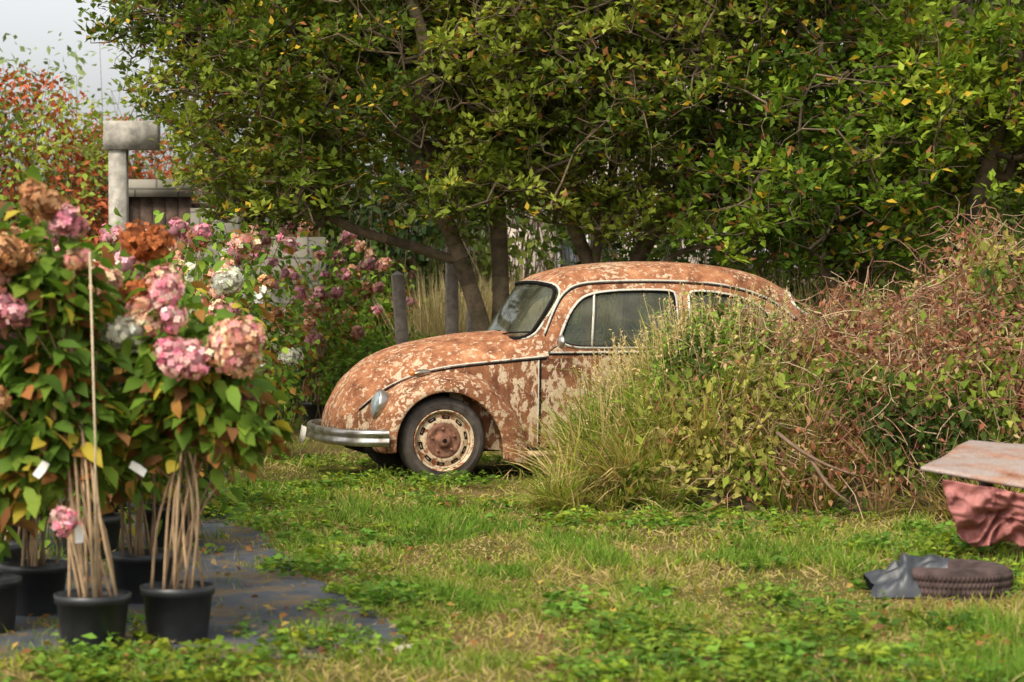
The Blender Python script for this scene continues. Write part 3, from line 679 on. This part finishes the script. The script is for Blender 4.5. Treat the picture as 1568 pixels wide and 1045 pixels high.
# ---------------------------------------------------------------- buildings
M_conc=plain('weathered_concrete',(.34,.31,.26),.9,0,.35,9,.6);M_plaster=plain('pale_plaster',(.48,.40,.33),.9,0,.18,2.5,.2)
M_wood=plain('old_wood',(.075,.045,.03),.85,0,.35,18,.4);M_rooft=plain('roof_tiles',(.22,.11,.08),.85,0,.3,9,.4)
m,nt,b,o=newmat('block_wall');tc=N(nt,'ShaderNodeTexCoord');mp=N(nt,'ShaderNodeMapping');mp.inputs['Rotation'].default_value=(math.radians(90),0,0);nt.links.new(tc.outputs['Object'],mp.inputs['Vector'])
br=N(nt,'ShaderNodeTexBrick',Scale=1.0);br.inputs['Color1'].default_value=(.30,.27,.22,1);br.inputs['Color2'].default_value=(.22,.20,.165,1);br.inputs['Mortar'].default_value=(.12,.11,.09,1);br.inputs['Mortar Size'].default_value=.012;br.inputs['Brick Width'].default_value=.45;br.inputs['Row Height'].default_value=.24
ns=N(nt,'ShaderNodeTexNoise',Scale=3.0,Detail=6.0);nt.links.new(tc.outputs['Object'],ns.inputs['Vector'])
nt.links.new(mp.outputs[0],br.inputs['Vector']);nt.links.new(mixc(nt,.7,br.outputs[0],ramp(nt,ns.outputs[0],[(.3,(.4,.38,.33)),(.7,(1.1,1.1,1.05))]).outputs[0],'MULTIPLY'),b.inputs['Base Color']);b.inputs['Roughness'].default_value=.9;M_block=m
shed=empty('concrete_shed',(-3.7,25.2,0))
mb=MB();box(mb,(.35,0,0),(.85,.25,2.2));box(mb,(.85,.02,0),(1.75,.22,1.9));box(mb,(-.45,.0,2.32),(.35,.25,2.5));box(mb,(-.45,0,0),(-.32,.25,2.32));box(mb,(-.45,.25,0),(-.25,3,2.4));mb.build('walls',M_block,shed)
mb=MB()
for k in range(5): box(mb,(-.32+.134*k,.10,0),(-.32+.134*k+.128,.14+.006*(k%2),2.32))
mb.build('door',M_wood,shed)
mb=MB();box(mb,(-.25,.25,2.2),(.85,3,2.26));mb.build('roof',M_wood,shed)
fr_=empty('concrete_gate_frame',(-3.9,24,0));mb=MB();box(mb,(-.085,-.09,0),(.085,.09,2.74));mb.build('post',M_conc,fr_)
mb=MB();box(mb,(-.13,-.12,2.74),(.40,.12,3.02));mb.build('lintel',M_conc,fr_)
M_post=plain('post_wood',(.33,.27,.22),.9,0,.3,15,.4)
for x,y,h in((-.57,22.6,1.75),(-.98,22.9,1.5),(-.4,23.4,1.3)):
    mb=MB();box(mb,(-.055,-.05,0),(.055,.05,h));mb.add(np.array([[-.055,-.05,h],[.055,-.05,h],[.055,.05,h],[-.055,.05,h],[0,0,h+.04]])[None],[(0,1,4),(1,2,4),(2,3,4),(3,0,4)],(1,1,1))
    o_=mb.build('fence_post',M_post);o_.location=(x,y,0);o_.rotation_euler=(0,math.radians(rng.normal(0,2)),.2)
hs_=empty('plastered_house',(3.3,38,0))
mb=MB()
box(mb,(-3.6,0,0),(4.2,6,1.0));
xs=[-3.6,-2.6,-1.6,.2,1.2,2.4,3.4,4.2]
for i in range(7):
    if i%2==0: box(mb,(xs[i],0,1.0),(xs[i+1],.3,2.3))
box(mb,(-3.6,0,2.3),(4.2,6,3.1));mb.add(np.array([[-3.6,0,3.1],[4.2,0,3.1],[.3,0,6.1]])[None],[(0,1,2)],(1,1,1));mb.build('walls',M_plaster,hs_)
mb=MB();V=np.array([[-4.0,-.3,2.9],[.3,-.3,6.25],[4.6,-.3,2.9],[-4.0,6.3,2.9],[.3,6.3,6.25],[4.6,6.3,2.9]]);mb.add(V[None],[(0,1,4,3),(1,2,5,4)],(1,1,1));o_=mb.build('roof',M_rooft,hs_);s=o_.modifiers.new('s','SOLIDIFY');s.thickness=.12
mb=MB()
for i in(1,3,5): box(mb,(xs[i],.12,1.0),(xs[i+1],.16,2.3))
mb.build('windows',plain('window_glass',(.04,.05,.06),.15,0,.2,2,0),hs_)
mb=MB()
for i in(1,3,5):
    x0,x1=xs[i],xs[i+1];mx_=(x0+x1)/2
    box(mb,(x0,.06,1.0),(x0+.06,.11,2.3));box(mb,(x1-.06,.06,1.0),(x1,.11,2.3));box(mb,(mx_-.03,.06,1.0),(mx_+.03,.11,2.3));box(mb,(x0+.06,.05,1.0),(mx_-.03,.1,1.06));box(mb,(mx_+.03,.05,2.24),(x1-.06,.1,2.3))
mb.build('window_frames',plain('white_frame',(.6,.6,.57),.6),hs_)
# ---------------------------------------------------------------- overgrown mound
g=rng;mb=MB()
xs_=np.linspace(.3,6.4,90);ys_=np.linspace(13.9,20.9,80);X,Yy=np.meshgrid(xs_,ys_);P=np.stack([X,Yy,Hm(X,Yy)*.66*(.8+.35*vnoise(np.stack([X,Yy,X*0],-1),2.5))-.03],-1)
M_mound_core=plain('mound_core_mat',(.08,.065,.03),.95,0,.5,22,.9,spec=.1)
grid(mb,P,mi=2)  # dark inner mound put under the leaves to block the view through
def mpts(n,x0,x1,yf=13.9,yb=18,jz=.12,zlo=0.,low=.75):
    x=x0+(x1-x0)*g.random(n);y=yf+(yb-yf)*g.random(n);h=Hm(x,y);k=h>.06;x=x[k];y=y[k];h=h[k]
    lump=.74+.54*fbm(np.c_[x,y,0*x],2.6,4.)
    z=h*lump*(low+(1.03-low)*g.random(len(x))**.6)+jz*g.normal(size=len(x))*.3
    k=z>zlo;return np.c_[x,y,z][k]
def fpts(n,x0,x1):
    x=x0+(x1-x0)*g.random(n);f=g.random(n);yf=yfront(x);t=f**.8;y=16.75-(16.75-yf)*t
    return np.c_[x,y+.14*g.normal(size=n),Hm(x,y)*(.70+.54*fbm(np.c_[x,y,0*x],2.6,4.))*(.60+.47*g.random(n))+.03]
P=np.vstack([mpts(34000,.8,6.2),fpts(36000,.7,4.6)])
n=len(P);t=np.clip((fbm(P,1.9,8.)-.36)/.28,0,1)
col=pint(t,[[.05,.085,.014],[.13,.19,.025],[.24,.30,.04],[.38,.34,.08]])*(.6+.8*g.random((n,1)))
dv_=1.3*np.exp(-(((P[:,0]-2.5)/.70)**2+((P[:,2]-1.2)/.34)**2))+.75*(fbm(P,1.5,17.)>.52)*(P[:,0]>1.6)+.16
dead=g.random(n)<np.clip(dv_,0,.93);dc=np.array([[.34,.125,.065],[.44,.23,.12],[.23,.085,.05],[.50,.34,.18]])[g.integers(0,4,n)]
col[dead]=dc[dead]*(.5+.8*g.random((dead.sum(),1)))
Lf=np.where(dead,.045,.068)*(.5+1.0*g.random(n))
out=np.c_[.4*g.normal(size=n),-.6+.6*g.normal(size=n),.2+.7*g.normal(size=n)]
scatter(mb,T_LEAF,P,out,np.c_[.5*g.normal(size=n),-.6+.5*g.normal(size=n),.8+.5*g.normal(size=n)],Lf,Lf*.52,col,bend=.4*g.random(n))
P=np.vstack([mpts(2100,1.5,4.6),fpts(2400,1.3,4.4)]);n=len(P);vc=np.array([[.40,.21,.13],[.32,.14,.09],[.52,.38,.22]])[g.integers(0,3,n)]*(.6+.6*g.random((n,1)))
d0=rdir(n)
for k in range(4):
    d=nrm(d0+.7*rdir(n)+np.array([0,-.15,-.12]));Q=P+d*(.06+.08*g.random((n,1)));d0=d
    tubes(mb,P,Q,.0036,.0030,vc,n=3,mi=1);P=Q
for i in range(380):
    if i<160: x=.95+g.random()*.85
    elif i<210: x=.5+g.random()*.6
    else: x=1.0+g.random()*3.6
    y=15.3+g.random()*1.6;z0=Hm(np.array([x]),np.array([y]))[0]*.7;hgt=(.22+.42*g.random())*(1 if x>.9 else .7)
    lean=g.normal(0,.12,2);p0=np.array([x,y,z0]);p1=p0+np.array([lean[0],lean[1],hgt]);tubes(mb,[p0],[p1],.004,.002,(.2,.22,.07),n=3,mi=1)
    m_=30;t=g.random(m_);a=g.random(m_)*6.283;c=np.array([.20,.32,.04])*(.6+.8*g.random()) if g.random()<.75 else np.array([.46,.34,.15])
    scatter(mb,T_LEAF,p0+(p1-p0)*t[:,None],np.c_[np.cos(a),np.sin(a),.1+.3*g.normal(size=m_)],np.array([[0,0,1.]])+.3*g.normal(size=(m_,3)),.08*(1.2-.7*t),.04*(1.2-.7*t),c*(.7+.6*g.random((m_,1))),bend=.4)
mb.build('overgrown_weeds',[M_leaf,M_stem,M_mound_core])
mb=MB()
def clumps(nc,nb,x0,x1,f0,f1,L0,L1,wd,hk=.6,dryp=.4):
    cx=x0+(x1-x0)*g.random(nc);cy=yfront(cx)+f0+(f1-f0)*g.random(nc)
    lean=np.c_[g.normal(0,.28,nc),g.normal(-.12,.22,nc)];Lc=L0+(L1-L0)*g.random(nc)
    kind=g.random(nc);base=np.where((kind<dryp)[:,None],np.array([[.60,.44,.18]]),np.where((kind<dryp+.3)[:,None],np.array([[.38,.38,.06]]),np.array([[.20,.31,.04]])))
    r=np.repeat(np.arange(nc),nb);n=len(r);a=g.random(n)*6.283;rr=.09*np.sqrt(g.random(n))
    x=cx[r]+rr*np.cos(a);y=cy[r]+rr*np.sin(a);z=np.maximum(Hm(x,y)*hk,0)
    out=np.c_[np.cos(a),np.sin(a),0*a]*(.10+.55*g.random(n)**1.5)[:,None]
    Y=np.c_[lean[r],np.ones(n)]+out+.1*g.normal(size=(n,3))
    Z=-np.c_[Y[:,0],Y[:,1],0*a]+np.array([0,0,.6])+.3*g.normal(size=(n,3))
    isd=g.random(n)<.22;c=base[r]*(.6+.7*g.random((n,1)));c[isd]=np.array([.62,.46,.22])*(.6+.6*g.random((isd.sum(),1)))
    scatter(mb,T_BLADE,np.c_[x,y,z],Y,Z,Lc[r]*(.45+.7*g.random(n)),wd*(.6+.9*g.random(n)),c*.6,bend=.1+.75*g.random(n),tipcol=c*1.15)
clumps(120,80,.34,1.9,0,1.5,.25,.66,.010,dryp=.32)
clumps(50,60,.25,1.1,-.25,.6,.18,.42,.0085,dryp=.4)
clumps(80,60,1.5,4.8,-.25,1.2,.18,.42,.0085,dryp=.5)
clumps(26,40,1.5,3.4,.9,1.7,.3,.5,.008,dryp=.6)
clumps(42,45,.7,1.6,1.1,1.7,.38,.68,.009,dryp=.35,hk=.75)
n=420;x=.55+g.random(n)*1.35;y=15.6+g.random(n)*1.2;z=Hm(x,y)*.7;P=np.c_[x,y,z];Q=P+np.c_[.12*g.normal(size=n),.1*g.normal(size=n),.2+.5*g.random(n)]
tubes(mb,P,Q,.0028,.0016,(.64,.50,.24),n=3)
rep=np.repeat(np.arange(n),14);t=g.random(len(rep))*.35+.68;scatter(mb,T_LEAF,P[rep]+(Q-P)[rep]*t[:,None],rdir(len(rep))+np.array([0,0,.8]),rdir(len(rep)),.026,.009,np.array([[.66,.50,.24]])*(.6+.7*g.random((len(rep),1))))
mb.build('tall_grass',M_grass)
mb=MB()
for pts in ([(1.62,14.75,.50),(1.75,14.6,.40),(1.9,14.5,.32),(2.05,14.4,.27)],[(1.8,14.6,.36),(1.9,14.45,.2),(2.02,14.4,.10)]):
    sweep(mb,catmull(pts,12),np.linspace(.014,.006,12),(.22,.14,.09),n=6)
mb.build('fallen_branch',M_bark,smooth=True)
# ---------------------------------------------------------------- hydrangeas
M_pot=plain('black_plastic_pot',(.022,.023,.024),.42,0,.3,8,.1);M_soil=plain('potting_soil',(.05,.03,.02),.95,0,.5,40,.9)
M_tag=plain('white_label',(.75,.73,.68),.5,0,.05,5,0)
PINK=[(.90,.22,.36),(.93,.42,.46),(.94,.70,.58)];PEACH=[(.90,.44,.26),(.93,.68,.44),(.88,.30,.34)];BROWN=[(.50,.23,.10),(.66,.38,.19),(.38,.15,.07)]
MAUVE=[(.70,.24,.34),(.54,.20,.22),(.82,.46,.46)];WHITE=[(.93,.92,.78),(.88,.90,.66),(.93,.80,.70)];RUSTY=[(.58,.18,.06),(.44,.14,.05)]
CH=[PINK,PEACH,BROWN,MAUVE,WHITE,PEACH,PINK,MAUVE]
def head(mb,c,R,pal,n,g,fs=.016):
    c=np.array(c);nl_=int(g.integers(4,7));ld=rdir(nl_,g);ld[:,2]*=.75;lc=c+ld*R*.50;lr=R*(.50+.16*g.random(nl_));n=int(n*1.5)
    w_=g.integers(0,nl_,n);d=rdir(n,g);pr=lc[w_]+d*(lr[w_]*(.86+.2*g.random(n)))[:,None]
    dm=np.linalg.norm(pr[:,None]-lc[None],axis=2)/lr[None];k=(dm.min(1)>.80);pr=pr[k];d=d[k];w_=w_[k];n=len(pr)
    pal=np.array(pal);w1=g.random((n,1));k=g.integers(0,len(pal),n);k2=g.integers(0,len(pal),n)
    lat=fbm(pr,16.,R*50);lt=(.80+.4*g.random(nl_))[w_][:,None];col=pal[k]*w1+pal[k2]*(1-w1);col=np.clip(col*(.60+.75*lat[:,None])*(.8+.4*g.random((n,1)))*lt,0,.95)
    t=np.cross(d,rdir(n,g));scatter(mb,T_FLOR,pr,t,d+.45*g.normal(size=(n,3)),fs*(.7+.5*g.random(n)),fs*(.7+.5*g.random(n)),col)
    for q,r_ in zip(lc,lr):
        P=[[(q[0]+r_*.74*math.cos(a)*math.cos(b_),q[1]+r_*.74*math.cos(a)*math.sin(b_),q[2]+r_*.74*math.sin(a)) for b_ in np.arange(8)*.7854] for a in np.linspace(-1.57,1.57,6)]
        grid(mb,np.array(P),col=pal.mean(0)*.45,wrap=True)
def hydrangea(x,y,blobs,nl,heads,seed,pot=.14,poth=.23,nst=7,L=.10,z0=0,nflor=150,autumn=.12,tags=0,fs=.016,lb=1.0,stake=0):
    g=np.random.default_rng(seed);root=empty('hydrangea_plant',(0,0,0))
    mb=MB()
    if pot:
        lathe(mb,[(.001,.0),(pot*.80,.0),(pot*.82,.01),(pot*.97,poth-.035),(pot*1.03,poth-.034),(pot*1.05,poth),(pot*.99,poth+.002),(pot*.96,poth-.03)],40,'z',(x,y,z0));mb.build('pot',M_pot,root,True)
        mb=MB();lathe(mb,[(pot*.97,poth-.03),(pot*.5,poth-.022),(.001,poth-.02)],24,'z',(x,y,z0));mb.build('soil',M_soil,root)
    wts=np.array([b_[1][0]*b_[1][1]*b_[1][2] for b_ in blobs]);wts=wts/wts.sum()
    ch=g.choice(len(blobs),size=nl,p=wts);Cn=np.array([b_[0] for b_ in blobs],float)[ch];R=np.array([b_[1] for b_ in blobs],float)[ch]
    d=rdir(nl,g);P=Cn+d*R*(g.random((nl,1))**.42)*(1+.22*g.normal(size=(nl,1)));k=(P[:,2]>.1)&(fbm(P,5.,seed)>.36);P=P[k]
    n=len(P);cy_=P[:,1].mean();cx_=P[:,0].mean()
    ms=MB()
    tg=P[g.choice(n,size=nst)].copy();tg[:,1]=cy_+(tg[:,1]-cy_)*.4
    tg=np.vstack([tg,np.array([h[0] for h in heads])]) if len(heads) else tg
    for t_ in tg:
        b0=np.array([x,y,z0+poth-.03 if pot else 0])+np.r_[g.normal(0,pot*.3 if pot else .06,2),0]
        m1_=np.array([b0[0]*.8+cx_*.2,b0[1]*.8+cy_*.2,b0[2]+(t_[2]-b0[2])*.35])+np.r_[g.normal(0,.03,2),0]
        m2_=np.array([b0[0]*.25+cx_*.45+t_[0]*.3,cy_+.03,b0[2]+(t_[2]-b0[2])*.72])+g.normal(0,.025,3)
        pth=catmull([b0,m1_,m2_,t_],12);cst=np.array([.46,.31,.18])*(.5+.65*g.random());sweep(ms,pth,np.linspace(.0072,.003,12),cst,n=6)
    ms.build('stems',M_stem,root,True)
    mb=MB();t=g.random(n);lo=np.clip((P[:,2]-P[:,2].min())/(np.ptp(P[:,2])+.01),0,1)
    cn=np.clip((fbm(P,3.5,seed)-.35)/.3,0,1)*.5+.5*t**1.3
    col=pint(cn,[[.05,.10,.016],[.125,.215,.025],[.26,.35,.045]])*(.7+.6*g.random((n,1)))*lb
    au=g.random(n)<autumn*(2.3-1.9*lo);ac=np.array([[.54,.42,.05],[.40,.16,.05],[.28,.13,.05],[.50,.24,.06]])[g.integers(0,4,n)];col[au]=ac[au]*(.5+.6*g.random((au.sum(),1)))
    dirn=nrm((P-np.array([cx_,cy_,0]))*np.array([1,1,0]));dirn=nrm(dirn+1.0*g.normal(size=(n,3))*np.array([1,1,.6]));dirn[:,2]-=.2
    scatter(mb,T_LEAF8,P,dirn,np.c_[.55*g.normal(size=(n,2)),np.ones(n)]+.25*dirn,L*(.45+.75*g.random(n)),L*.52*(.7+.45*g.random(n)),col,bend=.1+.5*g.random(n))
    mb.build('leaves',M_leaf,root)
    if len(heads):
        mb=MB()
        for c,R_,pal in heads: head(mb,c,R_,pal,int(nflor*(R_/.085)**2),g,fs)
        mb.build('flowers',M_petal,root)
    if stake:
        mb=MB();sweep(mb,[(x+.02,y-.06,.15),(x+.03,y-.10,.8),(x+.015,y-.12,stake)],.0045,(.55,.44,.28),n=6);mb.build('bamboo_stake',M_stem,root,True)
    if tags:
        mb=MB()
        for k in range(tags):
            c=np.array([x+g.normal(0,.07)-.03,y-.10,.45+.35*g.random()]);a=g.normal(0,.5);ca,sa=math.cos(a),math.sin(a)
            V=np.array([[0,0,0],[.030,0,.004],[.034,.012,-.03],[.033,.004,-.065],[.003,.006,-.068],[.0,.014,-.032]]);V=np.c_[V[:,0]*ca-V[:,2]*sa,V[:,1],V[:,0]*sa+V[:,2]*ca]+c;mb.add(V[None],[(0,1,2,5),(5,2,3,4)],(1,1,1))
        mb.build('plant_label',M_tag,root)
    return root
hydrangea(-1.60,9.2,[((-1.82,9.35,1.28),(.24,.2,.40)),((-1.78,9.35,.84),(.24,.2,.28))],1750,[((-1.77,9.15,1.74),.095,BROWN),((-1.69,9.2,1.65),.08,MAUVE),((-1.90,9.15,1.54),.105,BROWN),((-1.90,9.1,1.30),.09,MAUVE),((-1.67,9.0,.53),.065,PINK),((-1.97,9.2,1.43),.085,PEACH),((-1.66,9.2,1.50),.06,PEACH),((-1.95,9.05,.98),.07,BROWN)],101,nst=8,tags=2,L=.12,autumn=.16,stake=1.53)
hydrangea(-1.31,9.45,[((-1.27,9.5,1.07),(.24,.22,.25)),((-1.10,9.45,.86),(.18,.16,.16)),((-1.38,9.6,.88),(.18,.18,.24))],1150,[((-1.25,9.2,1.14),.102,PINK),((-1.29,9.22,1.27),.06,PINK),((-1.06,9.25,1.18),.128,PEACH),((-1.04,9.5,.98),.055,PINK),((-1.0,9.5,.85),.065,PEACH),((-1.345,9.4,1.385),.09,PINK),((-1.41,9.45,1.29),.10,PEACH),((-1.51,9.45,1.23),.09,WHITE)],102,nst=7,tags=1,L=.12,autumn=.17)
hydrangea(-2.12,9.7,[((-2.12,9.7,1.15),(.25,.22,.45)),((-2.12,9.7,.70),(.25,.2,.34))],1300,[((-2.03,9.5,1.18),.08,PINK),((-2.06,9.5,1.45),.09,RUSTY)],106,nst=6,autumn=.2,L=.12)
hydrangea(-2.02,10.2,[((-2.05,10.2,1.15),(.28,.25,.50)),((-2.1,10.2,.75),(.27,.2,.33))],1300,[((-2.1,10.0,1.5),.10,PEACH),((-2.2,10.0,1.2),.08,MAUVE),((-1.95,10.2,1.72),.09,BROWN)],103,nst=6,autumn=.22,L=.115)
hydrangea(-1.62,10.6,[((-1.74,10.6,1.15),(.26,.22,.42)),((-1.70,10.6,.74),(.25,.2,.28))],1250,[((-1.56,10.4,1.60),.12,RUSTY),((-1.75,10.3,1.42),.09,PEACH),((-1.5,10.4,1.42),.09,PEACH),((-1.62,10.3,1.22),.08,MAUVE),((-1.60,10.4,1.36),.08,RUSTY)],104,nst=6,autumn=.24,L=.115)
hydrangea(-2.35,11.0,[((-2.4,11,1.05),(.3,.28,.6))],900,[((-2.35,10.8,1.45),.09,PINK),((-2.45,10.8,1.1),.09,PEACH)],105,nst=6,autumn=.25)
k=0
rows_=[(-2.15,12.3,1.55,.40),(-1.82,12.9,1.45,.33),(-2.65,12.6,1.6,.4),(-2.05,14.3,1.60,.40),(-2.5,14.8,1.6,.4),(-3.0,14.2,1.6,.4),(-2.2,16.6,1.72,.42),(-2.75,17,1.7,.42),(-3.3,16.5,1.7,.42),
 (-2.35,19.2,1.80,.48),(-2.95,19.6,1.8,.45),(-3.6,19.2,1.8,.45),(-2.35,22.6,1.90,.52),(-3.0,23,1.9,.5),(-1.95,24.2,1.85,.55),(-2.45,25.6,1.95,.6),(-1.6,25.8,1.75,.55),(-3.05,26.4,2.0,.55),(-1.75,28.3,1.7,.55)]
for (x,y,h,r) in rows_:
    g=np.random.default_rng(300+k);hd=[]
    nh=14 if y<15 else 17
    for j in range(nh):
        a=g.random()*6.283;zz=h*(.34+.70*g.random()**.85);rr=r*(1.0 if zz<h*.9 else .6)*(.85+.3*g.random());hd.append(((x+rr*math.cos(a),y-abs(rr*math.sin(a)),zz),.055+.06*g.random(),CH[g.integers(0,8)]))
    far=y>18
    hydrangea(x,y,[((x,y,h*.66),(r,r*.8,h*.38)),((x,y,h*.34),(r*.95,r*.8,h*.28))],950 if not far else 1200,hd,400+k,pot=.16,nst=5,L=.10 if not far else .105,nflor=60 if not far else 34,autumn=.2,fs=.019 if not far else .026,lb=1.05 if not far else 1.5);k+=1  # far leaf colour raised to make up for the tree shade there
# ---------------------------------------------------------------- right foreground junk
M_panel=rustmat('faded_panel',.40,paint=(.38,.30,.26),sc=6,big=.6,w=.20)
c00,c10,c11,c01=[np.array(q) for q in ((2.03,12.0,.475),(2.95,11.55,.345),(3.6,12.6,.51),(2.45,12.9,.56))]
P=np.zeros((24,24,3))
for i,a in enumerate(np.linspace(0,1,24)):
    for j,b_ in enumerate(np.linspace(0,1,24)):
        p=c00*(1-a)*(1-b_)+c10*a*(1-b_)+c11*a*b_+c01*(1-a)*b_
        p=p+np.array([0,0,.02*math.sin(math.pi*a)*math.sin(math.pi*b_)]);p[2]+=.025*(vnoise(p[None],3.)[0]-.5);P[i,j]=p
mb=MB();grid(mb,P);o_=mb.build('rusty_metal_panel',M_panel,smooth=True);s=o_.modifiers.new('s','SOLIDIFY');s.thickness=.018
mb=MB();box(mb,(2.62,12.1,0),(2.68,12.16,.42));box(mb,(3.1,12.4,0),(3.16,12.46,.42));box(mb,(2.45,12.6,0),(2.51,12.66,.46));box(mb,(2.40,11.98,.32),(3.2,12.04,.35));mb.build('panel_trestle',M_wood)
M_tarp=plain('red_tarp_plastic',(.30,.115,.10),.6,0,.5,13,.8,dark=(.12,.035,.03),spec=.3)
P=np.zeros((44,70,3))
for i,a in enumerate(np.linspace(0,1,44)):
    for j,b_ in enumerate(np.linspace(0,1,70)):
        x0=2.13+.09*a**1.5+(.60-.22*a)*b_;q=np.array([[x0*2.2+.25*a,a*.35,.5]]);q2=np.array([[x0*3,a*2.,1.5]])
        fold=.26*(vnoise(q,5.,3.)[0]-.5)*(.25+a)+.10*(abs(vnoise(q,11.,1.)[0]*2-1))*(.4+a)+.05*(abs(vnoise(q2,3.5,1.)[0]*2-1))
        P[i,j]=(x0+.03*(vnoise(q,6.,8.)[0]-.5),11.84-.12*b_+fold,.45-.10*b_-a*(.36-.10*vnoise(np.array([[b_*5,0,0]]))[0]-.05*b_))
mb=MB();grid(mb,P);o_=mb.build('red_tarp',M_tarp,smooth=True);s=o_.modifiers.new('s','SOLIDIFY');s.thickness=.003
mb=MB();prof=[];tx,ty=2.01,10.98;zo=-.03
for a in np.arange(18)*2*math.pi/18: prof.append((.185+.08*math.copysign(abs(math.cos(a))**.6,math.cos(a)),zo+.078+.088*math.copysign(abs(math.sin(a))**.7,math.sin(a))))
prof.append(prof[0]);lathe(mb,prof,72,'z',(tx,ty,0))
for kk in range(80):
    a=kk*2*math.pi/80
    for zz,da in((.03,.02),(.062,-.01),(.094,.015),(.126,-.01)):
        c=np.array([tx+.264*math.cos(a+da),ty+.264*math.sin(a+da),zz+zo]);t=np.array([-math.sin(a),math.cos(a),0]);r_=np.array([math.cos(a),math.sin(a),0]);u_=np.array([0,0,1.])
        V=[c+t*x*.007+u_*z*.012+r_*q*.003 for q in(-1,1) for x,z in((-1,-1),(1,-1),(1,1),(-1,1))];mb.add(np.array(V)[None],[(4,5,6,7),(0,1,5,4),(1,2,6,5),(2,3,7,6),(3,0,4,7)],(1,1,1))
o_=mb.build('discarded_tyre',plain('worn_rubber',(.075,.048,.042),.85,0,.4,10,.3,spec=.25),smooth=False)
P=np.zeros((30,40,3))
for i,a in enumerate(np.linspace(0,1,30)):
    for j,b_ in enumerate(np.linspace(0,1,40)):
        x0=1.62+.34*b_;q=np.array([[x0*2,a,.2]])
        P[i,j]=(x0+.05*(vnoise(q,5.)[0]-.5),10.78+.26*a,.008+math.sin(math.pi*a)**.6*(.08+.09*b_+.12*(fbm(q,4.,2.)[0]-.5)+.05*abs(vnoise(q,9.)[0]*2-1)))
mb=MB();grid(mb,P);mb.build('black_plastic_sheet',plain('grey_plastic_film',(.035,.038,.043),.45,0,.3,9,.4),smooth=True)
mb=MB();
for cx_,cy_,sx_ in((-.56,9.15,.075),(-.40,9.2,.05)):
    P=[[(cx_+sx_*math.cos(a)*math.cos(b_)*(1+.2*math.sin(3*b_)),cy_+.04*math.cos(a)*math.sin(b_),.01+.025*math.sin(a)) for b_ in np.arange(12)*.5236] for a in np.linspace(-.6,1.57,7)];grid(mb,np.array(P),wrap=True)
mb.build('stones',plain('stone_mat',(.40,.34,.28),.85,0,.3,30,.4),smooth=True)
